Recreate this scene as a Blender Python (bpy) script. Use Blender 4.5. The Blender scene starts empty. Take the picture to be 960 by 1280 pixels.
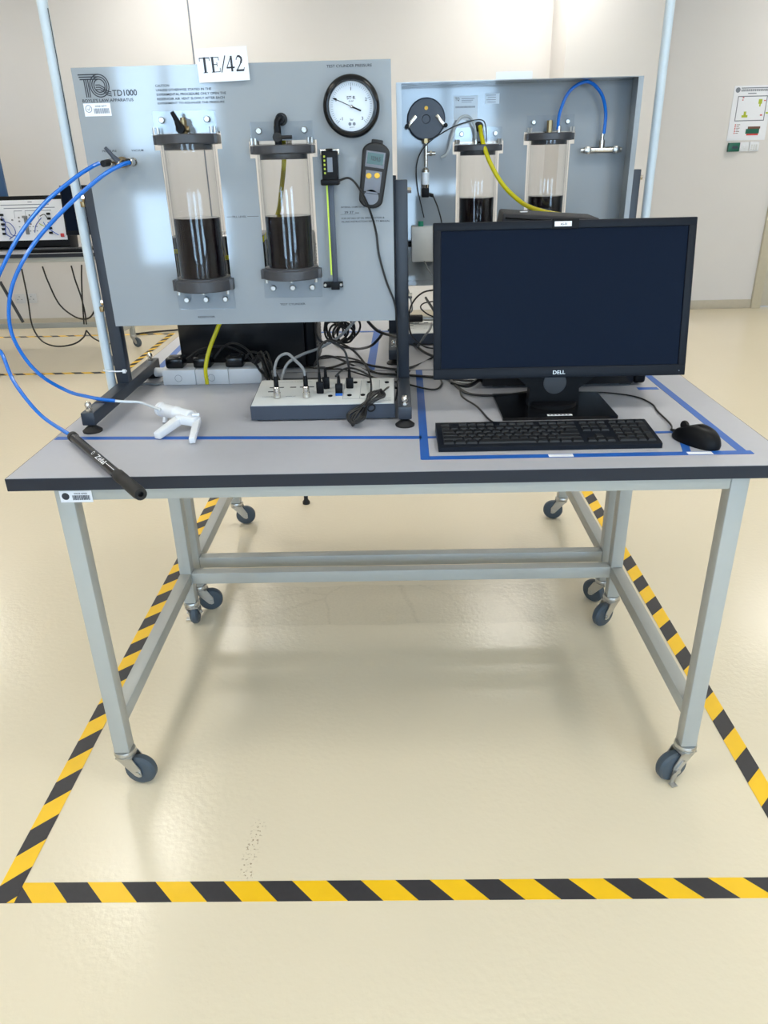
import bpy, bmesh, math, random
from mathutils import Matrix, Vector
random.seed(7)
PI = math.pi
SC = bpy.context.scene
COL = SC.collection

# ------------------------------------------------------------------ camera
cam_d = bpy.data.cameras.new('camera')
cam = bpy.data.objects.new('camera', cam_d)
COL.objects.link(cam)
cam_d.sensor_fit = 'HORIZONTAL'
cam_d.sensor_width = 36.0
cam_d.lens = 931.63 * 36.0 / 960.0
cam_d.clip_start = 0.05
cam.matrix_world = Matrix(((0.99967545, 0.01684547, 0.01911085, 0.74772),
                           (0.01008982, 0.4270148, -0.90418834, -1.3031),
                           (-0.02339209, 0.90408771, 0.42670625, 1.34194),
                           (0, 0, 0, 1)))
SC.camera = cam

# ------------------------------------------------------------------ world, light, exposure
SC.view_settings.view_transform = 'Standard'
SC.view_settings.look = 'None'
SC.view_settings.gamma = 1.0
SC.view_settings.use_curve_mapping = False
SC.view_settings.exposure = 0.23
W = bpy.data.worlds.new('daylight')
SC.world = W
W.use_nodes = True
W.node_tree.nodes['Background'].inputs[0].default_value = (0.42, 0.66, 1.0, 1)
W.node_tree.nodes['Background'].inputs[1].default_value = 3.2
WINDOW_POWER = 34.0   # per square metre of window
LAMP_STRENGTH = 15.5


def area(name, loc, rot, sx, sy, power, color):
    d = bpy.data.lights.new(name, 'AREA')
    d.shape = 'RECTANGLE'
    d.size, d.size_y, d.energy, d.color = sx, sy, power, color
    o = bpy.data.objects.new(name, d)
    o.location, o.rotation_euler = loc, rot
    COL.objects.link(o)
    return o


WINS = [(-1.68, -0.72), (0.75, 1.85), (3.2, 4.6)]
for wx0, wx1 in WINS:
    area('window_daylight', ((wx0 + wx1) / 2, -5.2, 1.53), (-PI / 2, 0, PI), wx1 - wx0, 2.1, WINDOW_POWER * (wx1 - wx0) * 2.1, (0.60, 0.79, 1.0))


# ------------------------------------------------------------------ materials
def lin(c):
    c /= 255.0
    return c / 12.92 if c <= 0.04045 else ((c + 0.055) / 1.055) ** 2.4


def rgb(t):
    return (lin(t[0]), lin(t[1]), lin(t[2]), 1)


def mat(name, col, rough=0.5, metal=0.0, var=0.04, scale=30.0, bump=0.0, bscale=200.0, spec=0.5, emit=0.0, coat=0.0):
    m = bpy.data.materials.new(name)
    m.use_nodes = True
    nt = m.node_tree
    b = nt.nodes['Principled BSDF']
    b.inputs['Roughness'].default_value = rough
    b.inputs['Metallic'].default_value = metal
    b.inputs['Specular IOR Level'].default_value = spec
    b.inputs['Coat Weight'].default_value = coat
    c = rgb(col)
    tc = nt.nodes.new('ShaderNodeTexCoord')
    if var > 0:
        n = nt.nodes.new('ShaderNodeTexNoise')
        n.inputs['Scale'].default_value = scale
        n.inputs['Detail'].default_value = 4
        nt.links.new(tc.outputs['Object'], n.inputs['Vector'])
        r = nt.nodes.new('ShaderNodeMixRGB')
        r.inputs[1].default_value = tuple(x * (1 - var * 1.5) for x in c[:3]) + (1,)
        r.inputs[2].default_value = tuple(min(1, x * (1 + var * 1.5)) for x in c[:3]) + (1,)
        nt.links.new(n.outputs['Fac'], r.inputs[0])
        nt.links.new(r.outputs[0], b.inputs['Base Color'])
    else:
        b.inputs['Base Color'].default_value = c
    if bump > 0:
        n2 = nt.nodes.new('ShaderNodeTexNoise')
        n2.inputs['Scale'].default_value = bscale
        nt.links.new(tc.outputs['Object'], n2.inputs['Vector'])
        bp = nt.nodes.new('ShaderNodeBump')
        bp.inputs['Strength'].default_value = bump
        bp.inputs['Distance'].default_value = 0.002
        nt.links.new(n2.outputs['Fac'], bp.inputs['Height'])
        nt.links.new(bp.outputs[0], b.inputs['Normal'])
    if emit > 0:
        b.inputs['Emission Color'].default_value = c
        b.inputs['Emission Strength'].default_value = emit
    return m


def clear_mat(name, tint, ior=1.45, rough=0.02):
    m = bpy.data.materials.new(name)
    m.use_nodes = True
    nt = m.node_tree
    nt.nodes.remove(nt.nodes['Principled BSDF'])
    out = nt.nodes['Material Output']
    t = nt.nodes.new('ShaderNodeBsdfTransparent')
    t.inputs[0].default_value = tint + (1,)
    g = nt.nodes.new('ShaderNodeBsdfGlossy')
    g.inputs['Roughness'].default_value = rough
    f = nt.nodes.new('ShaderNodeFresnel')
    # entering and leaving faces both reflect like the outer face of a thin sheet
    ge = nt.nodes.new('ShaderNodeNewGeometry')
    mr = nt.nodes.new('ShaderNodeMapRange')
    mr.inputs[3].default_value = ior
    mr.inputs[4].default_value = 1.0 / ior
    nt.links.new(ge.outputs['Backfacing'], mr.inputs[0])
    nt.links.new(mr.outputs[0], f.inputs[0])
    mx = nt.nodes.new('ShaderNodeMixShader')
    nt.links.new(f.outputs[0], mx.inputs[0])
    nt.links.new(t.outputs[0], mx.inputs[1])
    nt.links.new(g.outputs[0], mx.inputs[2])
    nt.links.new(mx.outputs[0], out.inputs[0])
    return m


def floor_mat():
    m = bpy.data.materials.new('cream_epoxy')
    m.use_nodes = True
    nt = m.node_tree
    N, L = nt.nodes, nt.links
    b = N['Principled BSDF']
    tc = N.new('ShaderNodeTexCoord')
    n = N.new('ShaderNodeTexNoise')
    n.inputs['Scale'].default_value = 0.9
    n.inputs['Detail'].default_value = 3
    L.new(tc.outputs['Object'], n.inputs['Vector'])
    r = N.new('ShaderNodeMixRGB')
    r.inputs[1].default_value = rgb((217, 206, 181))
    r.inputs[2].default_value = rgb((224, 213, 190))
    L.new(n.outputs['Fac'], r.inputs[0])
    # repaired patch of scuffed coating below the bench: own outline, cracks and grain
    sx = N.new('ShaderNodeSeparateXYZ')
    wob = N.new('ShaderNodeTexNoise')
    wob.inputs['Scale'].default_value = 9
    L.new(tc.outputs['Object'], wob.inputs['Vector'])
    ad = N.new('ShaderNodeVectorMath'); ad.operation = 'MULTIPLY_ADD'
    ad.inputs[1].default_value = (0.03, 0.03, 0)
    L.new(wob.outputs['Color'], ad.inputs[0])
    L.new(tc.outputs['Object'], ad.inputs[2])
    L.new(ad.outputs[0], sx.inputs[0])

    def rng(sock, c, h, soft):
        a = N.new('ShaderNodeMath'); a.operation = 'SUBTRACT'; a.inputs[1].default_value = c; L.new(sock, a.inputs[0])
        d = N.new('ShaderNodeMath'); d.operation = 'ABSOLUTE'; L.new(a.outputs[0], d.inputs[0])
        e = N.new('ShaderNodeMapRange'); e.inputs[1].default_value = h - soft; e.inputs[2].default_value = h
        e.inputs[3].default_value = 1; e.inputs[4].default_value = 0
        L.new(d.outputs[0], e.inputs[0])
        return e.outputs[0]
    mm = N.new('ShaderNodeMath'); mm.operation = 'MULTIPLY'
    L.new(rng(sx.outputs[0], 0.72, 0.55, 0.012), mm.inputs[0])
    L.new(rng(sx.outputs[1], 0.835, 0.125, 0.006), mm.inputs[1])
    vo = N.new('ShaderNodeTexVoronoi')
    vo.feature = 'DISTANCE_TO_EDGE'
    vo.inputs['Scale'].default_value = 3.1
    L.new(ad.outputs[0], vo.inputs['Vector'])
    cr = N.new('ShaderNodeMapRange'); cr.inputs[1].default_value = 0.0; cr.inputs[2].default_value = 0.02
    cr.inputs[3].default_value = 0.5; cr.inputs[4].default_value = 0.26
    L.new(vo.outputs['Distance'], cr.inputs[0])
    gr = N.new('ShaderNodeTexNoise'); gr.inputs['Scale'].default_value = 120
    L.new(tc.outputs['Object'], gr.inputs['Vector'])
    g2 = N.new('ShaderNodeMath'); g2.operation = 'MULTIPLY'
    L.new(cr.outputs[0], g2.inputs[0]); L.new(gr.outputs['Fac'], g2.inputs[1])
    g3 = N.new('ShaderNodeMath'); g3.operation = 'MULTIPLY'
    L.new(g2.outputs[0], g3.inputs[0]); L.new(mm.outputs[0], g3.inputs[1])
    r2 = N.new('ShaderNodeMixRGB')
    r2.inputs[2].default_value = rgb((150, 138, 108))
    L.new(g3.outputs[0], r2.inputs[0]); L.new(r.outputs[0], r2.inputs[1])
    # small scuff trail in front of the bench
    s2 = N.new('ShaderNodeSeparateXYZ'); L.new(ad.outputs[0], s2.inputs[0])
    mk = N.new('ShaderNodeMath'); mk.operation = 'MULTIPLY'
    L.new(rng(s2.outputs[0], 0.435, 0.02, 0.012), mk.inputs[0]); L.new(rng(s2.outputs[1], -0.145, 0.085, 0.02), mk.inputs[1])
    sc = N.new('ShaderNodeTexNoise'); sc.inputs['Scale'].default_value = 160
    L.new(tc.outputs['Object'], sc.inputs['Vector'])
    sr = N.new('ShaderNodeMapRange'); sr.inputs[1].default_value = 0.58; sr.inputs[2].default_value = 0.66
    sr.inputs[3].default_value = 0; sr.inputs[4].default_value = 0.8
    L.new(sc.outputs['Fac'], sr.inputs[0])
    mk2 = N.new('ShaderNodeMath'); mk2.operation = 'MULTIPLY'
    L.new(mk.outputs[0], mk2.inputs[0]); L.new(sr.outputs[0], mk2.inputs[1])
    r3 = N.new('ShaderNodeMixRGB'); r3.inputs[2].default_value = rgb((140, 120, 95))
    L.new(mk2.outputs[0], r3.inputs[0]); L.new(r2.outputs[0], r3.inputs[1])
    L.new(r3.outputs[0], b.inputs['Base Color'])
    b.inputs['Roughness'].default_value = 0.22
    b.inputs['Specular IOR Level'].default_value = 0.5
    bn = N.new('ShaderNodeTexNoise'); bn.inputs['Scale'].default_value = 70; bn.inputs['Detail'].default_value = 3
    L.new(tc.outputs['Object'], bn.inputs['Vector'])
    bp = N.new('ShaderNodeBump'); bp.inputs['Strength'].default_value = 0.35; bp.inputs['Distance'].default_value = 0.002
    L.new(bn.outputs['Fac'], bp.inputs['Height'])
    L.new(bp.outputs[0], b.inputs['Normal'])
    return m


M = {}
M['floor'] = floor_mat()
M['wall'] = mat('painted_wall', (218, 215, 213), 0.6, var=0.015, scale=2, bump=0.05)
M['ceiling'] = mat('ceiling_white', (225, 225, 222), 0.8, var=0.01)
M['base'] = mat('baseboard_beige', (188, 180, 163), 0.45)
M['doorf'] = mat('door_frame_cream', (196, 189, 168), 0.45)
M['door'] = mat('door_cream', (205, 199, 182), 0.45)
M['lamp'] = mat('lamp_diffuser', (255, 252, 244), 0.5, var=0, emit=LAMP_STRENGTH)
M['lampf'] = mat('lamp_frame', (230, 230, 230), 0.4)
M['top'] = mat('grey_laminate', (178, 179, 187), 0.35, var=0.02, scale=60)
M['edge'] = mat('edge_band', (33, 37, 47), 0.4, spec=0.3)
M['frame'] = mat('grey_powdercoat', (170, 172, 168), 0.38, var=0.02, bump=0.05)
M['steel'] = mat('zinc_steel', (190, 190, 188), 0.28, metal=0.9, var=0.05)
M['chrome'] = mat('nickel', (205, 200, 192), 0.18, metal=1.0)
M['brass'] = mat('dull_brass', (150, 130, 95), 0.3, metal=0.85)
M['rubber'] = mat('blue_grey_rubber', (62, 74, 85), 0.45)
M['yellow'] = mat('tape_yellow', (240, 192, 22), 0.4, var=0.03)
M['tblack'] = mat('tape_black', (46, 45, 50), 0.5, var=0.12, scale=90)
M['bluetape'] = mat('blue_tape', (28, 92, 178), 0.45)
M['panel'] = mat('blue_grey_enamel', (149, 156, 162), 0.07, var=0.012, scale=8, spec=0.62)
M['dark'] = mat('slate_powdercoat', (40, 47, 58), 0.42, var=0.05)
M['blackp'] = mat('black_plastic', (14, 15, 18), 0.42, spec=0.15)
M['blackg'] = mat('black_gloss', (12, 13, 16), 0.18, spec=0.35)
M['rubberb'] = mat('black_rubber', (20, 20, 22), 0.6)
M['cap'] = mat('grey_nylon', (62, 62, 66), 0.4)
M['ink'] = mat('ink', (42, 46, 56), 0.6, var=0)
M['white'] = mat('white_plastic', (226, 229, 234), 0.35)
M['paper'] = mat('white_paper', (232, 234, 240), 0.55, var=0.01)
M['laminated'] = mat('laminated_white', (232, 235, 242), 0.2, var=0.01)
M['strip'] = mat('trunking_white', (205, 207, 211), 0.4)
M['dial'] = mat('dial_white', (216, 224, 232), 0.3, var=0)
M['screen'] = mat('screen_glass', (5, 17, 36), 0.4, var=0, spec=0.07)
M['monitor'] = mat('monitor_plastic', (15, 20, 29), 0.45, spec=0.18)
M['lcd'] = mat('lcd_green', (72, 100, 100), 0.2)
M['thgrey'] = mat('meter_face', (112, 116, 126), 0.4)
M['btn'] = mat('yellow_button', (225, 180, 40), 0.4)
M['bluehose'] = mat('blue_hose', (12, 105, 200), 0.25, var=0.02, coat=0.3)
M['yellowhose'] = mat('yellow_hose', (196, 186, 16), 0.25, var=0.03, coat=0.3)
M['limehose'] = mat('lime_strip', (190, 215, 60), 0.4)
M['greyhose'] = mat('grey_hose', (175, 182, 186), 0.4)
M['greycable'] = mat('grey_cable', (120, 122, 124), 0.5)
M['cable'] = mat('black_cable', (22, 22, 24), 0.45)
M['oil'] = mat('dark_oil', (12, 5, 8), 0.12, var=0, spec=0.25)
M['tube'] = clear_mat('clear_acrylic', (0.95, 0.955, 0.96), 1.33)
M['plate'] = clear_mat('acrylic_plate', (0.95, 0.965, 0.98), 1.4, 0.08)
M['hosec'] = mat('pale_clear_hose', (205, 210, 214), 0.15)
M['ifgrey'] = mat('instrument_grey', (204, 206, 205), 0.4)
M['dusk'] = mat('instrument_slate', (52, 60, 74), 0.4)
M['pole'] = mat('trunking_pole', (196, 208, 216), 0.35)
M['green'] = mat('green_plastic', (18, 96, 78), 0.35)
M['lightgreen'] = mat('green_gland', (40, 140, 110), 0.4)
M['red'] = mat('red_print', (196, 60, 60), 0.5)
M['lime'] = mat('lime_print', (170, 185, 50), 0.5)
M['brown'] = mat('brown_print', (110, 70, 55), 0.5)
M['fabric'] = mat('black_nylon_fabric', (38, 38, 42), 0.8, bump=0.3, bscale=900)
M['pc'] = mat('pc_black', (14, 16, 20), 0.25)
M['greyprint'] = mat('grey_print', (120, 128, 140), 0.6)
M['blueboard'] = mat('blue_board', (44, 84, 128), 0.5)
M['key'] = mat('key_plastic', (26, 28, 32), 0.5, spec=0.35)
M['conc'] = mat('grille_grey', (60, 62, 66), 0.5)
M['wire_blue'] = mat('wire_blue', (60, 90, 170), 0.4)
M['glass'] = clear_mat('window_glass', (0.93, 0.96, 0.97), 1.3)
M['fil'] = mat('window_frame_white', (225, 226, 228), 0.4)


# ------------------------------------------------------------------ mesh builder
class MB:
    def __init__(self):
        self.bm = bmesh.new()
        self.xf = Matrix.Identity(4)
        self.mi = 0

    def _fin(self, vs, fs):
        if self.xf != Matrix.Identity(4):
            bmesh.ops.transform(self.bm, matrix=self.xf, verts=vs)
        for f in fs:
            f.material_index = self.mi
            f.smooth = True

    def mesh(self, verts, faces):
        vs = [self.bm.verts.new(v) for v in verts]
        fs = [self.bm.faces.new([vs[i] for i in f]) for f in faces]
        self._fin(vs, fs)
        return self

    def box(self, x0, x1, y0, y1, z0, z1, bev=0.0, seg=2, mtx=None):
        m = Matrix.Translation(((x0 + x1) / 2, (y0 + y1) / 2, (z0 + z1) / 2)) @ Matrix.Diagonal((abs(x1 - x0), abs(y1 - y0), abs(z1 - z0), 1))
        if mtx is not None:
            m = mtx @ m
        b = bmesh.new()
        bmesh.ops.create_cube(b, size=1, matrix=m)
        if bev > 0:
            bmesh.ops.bevel(b, geom=b.edges[:], offset=bev, segments=seg, profile=0.5, affect='EDGES')
        return self._merge(b)

    def _merge(self, b):
        vs = {v: self.bm.verts.new(v.co) for v in b.verts}
        fs = [self.bm.faces.new([vs[v] for v in f.verts]) for f in b.faces]
        self._fin(list(vs.values()), fs)
        b.free()
        return self

    def lathe(self, prof, c=(0, 0, 0), axis=(0, 0, 1), seg=24, cap=True):
        # prof: (radius, height along axis)
        ax = Vector(axis).normalized()
        q = ax.to_track_quat('Z', 'Y').to_matrix()
        c = Vector(c)
        vs, fs = [], []
        for r, h in prof:
            for k in range(seg):
                a = 2 * PI * k / seg
                vs.append(c + q @ Vector((r * math.cos(a), r * math.sin(a), h)))
        for i in range(len(prof) - 1):
            for k in range(seg):
                k2 = (k + 1) % seg
                fs.append((i * seg + k, i * seg + k2, (i + 1) * seg + k2, (i + 1) * seg + k))
        if cap:
            fs.append(tuple(reversed(range(seg))))
            fs.append(tuple(range((len(prof) - 1) * seg, len(prof) * seg)))
        return self.mesh(vs, fs)

    def cyl(self, p0, p1, r, r2=None, seg=16, bev=0.0, cap=True):
        p0, p1 = Vector(p0), Vector(p1)
        h = (p1 - p0).length
        r2 = r if r2 is None else r2
        pr = [(r, 0), (r2, h)] if bev <= 0 else [(r - bev, 0), (r, bev), (r2, h - bev), (r2 - bev, h)]
        return self.lathe(pr, p0, p1 - p0, seg, cap)

    def tube(self, pts, r, seg=8, sub=6, cap=True):
        P = [Vector(p) for p in pts]
        if sub > 1 and len(P) > 2:
            Q = []
            for i in range(len(P) - 1):
                a, b = P[i], P[i + 1]
                pa = P[i - 1] if i > 0 else a * 2 - b
                pb = P[i + 2] if i + 2 < len(P) else b * 2 - a
                for k in range(sub):
                    t = k / sub
                    Q.append(0.5 * ((2 * a) + (b - pa) * t + (2 * pa - 5 * a + 4 * b - pb) * t * t + (3 * a - pa - 3 * b + pb) * t ** 3))
            Q.append(P[-1])
            P = Q
        n = len(P)
        T = [(P[min(i + 1, n - 1)] - P[max(i - 1, 0)]).normalized() for i in range(n)]
        u = T[0].orthogonal().normalized()
        vs, fs = [], []
        for i in range(n):
            u = (u - T[i] * u.dot(T[i])).normalized()
            w = T[i].cross(u)
            rr = r[min(i, len(r) - 1)] if isinstance(r, (list, tuple)) else r
            for k in range(seg):
                a = 2 * PI * k / seg
                vs.append(P[i] + (u * math.cos(a) + w * math.sin(a)) * rr)
        for i in range(n - 1):
            for k in range(seg):
                k2 = (k + 1) % seg
                fs.append((i * seg + k, i * seg + k2, (i + 1) * seg + k2, (i + 1) * seg + k))
        if cap:
            fs.append(tuple(reversed(range(seg))))
            fs.append(tuple(range((n - 1) * seg, n * seg)))
        return self.mesh(vs, fs)

    def prism(self, poly, h0, h1, plane='xy'):
        # poly in the plane, extruded along the third axis
        def P(a, b, h):
            return {'xy': (a, b, h), 'xz': (a, h, b), 'yz': (h, a, b)}[plane]
        n = len(poly)
        vs = [P(a, b, h0) for a, b in poly] + [P(a, b, h1) for a, b in poly]
        fs = [tuple(reversed(range(n))), tuple(range(n, 2 * n))]
        fs += [(i, (i + 1) % n, n + (i + 1) % n, n + i) for i in range(n)]
        return self.mesh(vs, fs)

    def ribbon(self, pts, w, y, t=0.0004):
        # flat stroke in the xz plane, printed on a panel facing -y
        n = len(pts)
        for i in range(n - 1):
            (x0, z0), (x1, z1) = pts[i], pts[i + 1]
            d = Vector((x1 - x0, z1 - z0))
            if d.length < 1e-9:
                continue
            d.normalize()
            nx, nz = -d.y * w / 2, d.x * w / 2
            e = d * (w * 0.15)
            self.prism([(x0 + nx - e.x, z0 + nz - e.y), (x0 - nx - e.x, z0 - nz - e.y), (x1 - nx + e.x, z1 - nz + e.y), (x1 + nx + e.x, z1 + nz + e.y)], y, y - t, 'xz')
        return self

    def out(self, name, mats, parent=None, org=None, label=None, ang=35, kind=None):
        me = bpy.data.meshes.new(name)
        bmesh.ops.recalc_face_normals(self.bm, faces=self.bm.faces[:])
        self.bm.to_mesh(me)
        self.bm.free()
        if org is None:
            org = Vector(parent['_o']) if parent is not None and '_o' in parent else Vector((0, 0, 0))
        if Vector(org).length > 0:
            me.transform(Matrix.Translation(-Vector(org)))
        for m in (mats if isinstance(mats, (list, tuple)) else [mats]):
            me.materials.append(M[m] if isinstance(m, str) else m)
        me.set_sharp_from_angle(angle=math.radians(ang))
        o = bpy.data.objects.new(name, me)
        COL.objects.link(o)
        if parent is not None:
            o.parent = parent
            if '_o' in parent:
                o['_o'] = parent['_o']
        if label:
            o['label'] = label
        if kind:
            o['kind'] = kind
        return o


def thing(name, label, cat, loc=(0, 0, 0), group=None):
    o = bpy.data.objects.new(name, None)
    COL.objects.link(o)
    o.location = loc
    o['_o'] = list(loc)
    o['label'], o['category'] = label, cat
    if group:
        o['group'] = group
    o.empty_display_size = 0.05
    return o


def solo(mb, name, mats, label, cat, group=None, org=(0, 0, 0), kind=None, ang=35):
    o = mb.out(name, mats, None, org, label, ang, kind)
    o.location = org
    o['category'] = cat
    if group:
        o['group'] = group
    return o


def struct(mb, name, mats, parent=None):
    o = mb.out(name, mats, parent)
    if parent is None:
        o['kind'] = 'structure'
    return o


def kids(o):
    return [c for c in bpy.data.objects if c.parent == o]


def copy_tree(o, loc, rz=0.0, label=None, group=None, cat=None):
    r = o.copy()
    COL.objects.link(r)
    r.location = loc
    r.rotation_euler = (0, 0, rz)
    if label:
        r['label'] = label
    if group:
        r['group'] = group
    for ch in kids(o):
        c = ch.copy()
        COL.objects.link(c)
        c.parent = r
        for g in kids(ch):
            d = g.copy()
            COL.objects.link(d)
            d.parent = c
    return r


FONT_CACHE = {}


def lettering(s, x0, x1, z0, z1, y, parent, m='ink', plane='front', name='lettering', th=0.0004, xf=None, bold=0.012):
    """flat lettering filling the rectangle; plane front: xz facing -y, flat: xy facing up, back: xz facing +y"""
    cu = bpy.data.curves.new('lettering', 'FONT')
    cu.body = s
    cu.resolution_u = 3
    cu.offset = bold
    o = bpy.data.objects.new('lettering', cu)
    COL.objects.link(o)
    dg = bpy.context.evaluated_depsgraph_get()
    me0 = bpy.data.meshes.new_from_object(o.evaluated_get(dg))
    bpy.data.objects.remove(o)
    xs = [v.co.x for v in me0.vertices]
    ys = [v.co.y for v in me0.vertices]
    a, b, c, d = min(xs), max(xs), min(ys), max(ys)
    b_ = MB()
    if xf is not None:
        b_.xf = xf
    vs = []
    for v in me0.vertices:
        u = x0 + (v.co.x - a) / (b - a) * (x1 - x0)
        w = z0 + (v.co.y - c) / (d - c) * (z1 - z0)
        vs.append((u, y - th, w) if plane == 'front' else ((u, w, y + th) if plane == 'flat' else (-u, y + th, w)))
    b_.mesh(vs, [tuple(p.vertices) for p in me0.polygons])
    bpy.data.meshes.remove(me0)
    return b_.out(name, m, parent)


def barcode(mb, x0, x1, z0, z1, y, n=18, flat=False, rnd=None):
    rr = random.Random(rnd or 3)
    x = x0
    while x < x1:
        w = rr.choice([0.0006, 0.001, 0.0016])
        if flat:
            mb.box(x, min(x + w, x1), z0, z1, y, y + 0.0002)
        else:
            mb.box(x, min(x + w, x1), y - 0.0003, y, z0, z1)
        x += w + rr.choice([0.0006, 0.001])
    return mb


# ------------------------------------------------------------------ room
struct(MB().box(-6, 7, -5.2, 6.6, -0.1, 0), 'floor', 'floor')
CZ = 2.95
struct(MB().box(-6, 7, -5.2, 6.6, CZ, CZ + 0.1), 'ceiling', 'ceiling')
WB, WR = 5.78, 5.93
mb = MB()
mb.box(-6, -0.868, WB, WB + 0.15, 0, CZ)
mb.box(-0.855, 2.05, WB, WB + 0.15, 0, CZ)
mb.box(-0.868, -0.855, WB + 0.012, WB + 0.15, 0, CZ)
struct(mb, 'wall_back', 'wall')
struct(MB().box(2.05, 2.82, 5.2, WB + 0.2, 0, CZ, 0.004), 'wall_pillar', 'wall')
struct(MB().box(2.82, 4.10, WR, WR + 0.15, 0, CZ), 'wall_back_right', 'wall')
struct(MB().box(5.1, 7, WR, WR + 0.15, 0, CZ).box(4.10, 5.1, WR, WR + 0.15, 2.13, CZ), 'wall_back_door_side', 'wall')
struct(MB().box(-6.15, -6, -5.2, 6.6, 0, CZ), 'wall_left', 'wall')
struct(MB().box(7, 7.15, -5.2, 6.6, 0, CZ), 'wall_right', 'wall')
struct(MB().box(-0.8685, -0.8545, WB + 0.006, WB + 0.02, 0, CZ), 'trim_1', 'greyprint')
struct(MB().box(-6, 2.05, WB - 0.014, WB, 0, 0.075, 0.003), 'baseboard_back', 'base')
struct(MB().box(2.05, 2.834, 5.186, 5.2, 0, 0.075, 0.003), 'baseboard_pillar', 'base')
struct(MB().box(2.82, 4.10, WR - 0.014, WR, 0, 0.08, 0.003), 'baseboard_right', 'base')
mb = MB()
mb.box(-6, WINS[0][0], -5.2, -5.05, 0, CZ)
for (a0, a1), (b0, b1) in zip(WINS[:-1], WINS[1:]):
    mb.box(a1, b0, -5.2, -5.05, 0, CZ)
mb.box(WINS[-1][1], 7, -5.2, -5.05, 0, CZ)
for wx0, wx1 in WINS:
    mb.box(wx0, wx1, -5.2, -5.05, 0, 0.45).box(wx0, wx1, -5.2, -5.05, 2.6, CZ)
struct(mb, 'wall_front', 'wall')
for i, (wx0, wx1) in enumerate(WINS):
    w = MB()
    for x in (wx0, (wx0 + wx1) / 2 - 0.03, wx1 - 0.06):
        w.box(x, x + 0.06, -5.16, -5.10, 0.45, 2.6)
    for z, hz in ((0.45, 0.06), (1.12, 0.34), (2.54, 0.06)):
        w.box(wx0, wx1, -5.16, -5.10, z, z + hz)
    w = struct(w, 'window_%d' % (i + 1), 'fil')
    MB().box(wx0 + .01, wx1 - .01, -5.135, -5.13, 0.46, 2.59).out('pane', 'glass', w)
# door on the right
d = struct(MB().box(4.19, 5.01, WR + 0.03, WR + 0.075, 0.005, 2.05, 0.002), 'door_1', 'door')
f = MB().box(4.10, 4.185, WR - 0.03, WR + 0.1, 0, 2.13, 0.004).box(5.015, 5.1, WR - 0.03, WR + 0.1, 0, 2.13, 0.004).box(4.185, 5.015, WR - 0.03, WR + 0.1, 2.05, 2.13)
f.out('door_frame', 'doorf', d)
MB().cyl((4.93, WR + 0.03, 1.0), (4.93, WR - 0.03, 1.0), 0.012).tube([(4.93, WR - 0.03, 1.0), (4.82, WR - 0.035, 1.0)], 0.009).out('door_handle', 'steel', d)
# ceiling lamps
n = 0
for lx in (-3.6, -0.9, 1.8, 4.5):
    for ly in (-3.4, -0.6, 2.2, 5.0):
        t = thing('ceiling_lamp', 'recessed white square ceiling light panel, above the picture', 'lamp', (lx, ly, CZ), 'square ceiling light panels')
        n += 1
        mb = MB()
        mb.box(lx - .31, lx + .31, ly - .31, ly - .29, CZ - .02, CZ).box(lx - .31, lx + .31, ly + .29, ly + .31, CZ - .02, CZ)
        mb.box(lx - .31, lx - .29, ly - .29, ly + .29, CZ - .02, CZ).box(lx + .29, lx + .31, ly - .29, ly + .29, CZ - .02, CZ)
        mb.out('lamp_frame', 'lampf', t)
        MB().box(lx - .29, lx + .29, ly - .29, ly + .29, CZ - .012, CZ - .004).out('diffuser', 'lamp', t)


# ------------------------------------------------------------------ hazard tape on the floor
def hazard(p0, p1, w, label, n_off=0.0, slant=1.0, per=0.142, z=0.0, group=None):
    """strip of yellow tape with 45 degree black stripes, from p0 to p1, width w to the left of the run"""
    p0, p1 = Vector(p0), Vector(p1)
    d = (p1 - p0)
    Lg = d.length
    d.normalize()
    nrm = Vector((-d.y, d.x))
    mb = MB()
    k = -2
    T = 0.0006

    def poly(a0, a1, mi):
        # corners with slant, clipped to [0, Lg]
        pts = [(a0, 0), (a1, 0), (a1 + slant * w, w), (a0 + slant * w, w)]
        # clip against s>=0 and s<=Lg
        def clip(ps, lim, sgn):
            o = []
            for i in range(len(ps)):
                a, b = ps[i], ps[(i + 1) % len(ps)]
                ia, ib = sgn * (a[0] - lim) >= 0, sgn * (b[0] - lim) >= 0
                if ia:
                    o.append(a)
                if ia != ib:
                    t = (lim - a[0]) / (b[0] - a[0])
                    o.append((lim, a[1] + t * (b[1] - a[1])))
            return o
        pts = clip(pts, 0, 1)
        if len(pts) > 2:
            pts = clip(pts, Lg, -1)
        if len(pts) > 2:
            mb.mi = mi
            q = [(p0.x + d.x * s + nrm.x * t, p0.y + d.y * s + nrm.y * t) for s, t in pts]
            if len(set((round(a, 5), round(b, 5)) for a, b in q)) > 2:
                mb.prism(q, z, z + T, 'xy')
    while k * per + n_off < Lg + per:
        a = k * per + n_off
        poly(a, a + per * 0.5, 0)
        poly(a + per * 0.5, a + per, 1)
        k += 1
    return solo(mb, 'hazard_tape', ['tblack', 'yellow'], label, 'tape', org=(p0.x, p0.y, 0))


# the ring round the pair of benches
hazard((-0.072, -0.285), (1.604, -0.285), 0.047, 'yellow and black striped tape strip across the floor in front of the bench', 0.1375, -1.0)
hazard((-0.043, -0.285), (-0.043, 1.92), 0.047, 'yellow and black striped floor tape left of the near bench, running away', 0.015, -1.0, z=0.0007)
hazard((1.604, -0.285), (1.604, 1.92), 0.047, 'yellow and black striped floor tape right of the near bench, running away', 0.063, -1.0, z=0.0007)
hazard((-0.09, 1.92), (1.604, 1.92), 0.047, 'yellow and black striped floor tape behind the pair of benches', 0.05, -1.0)
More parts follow.
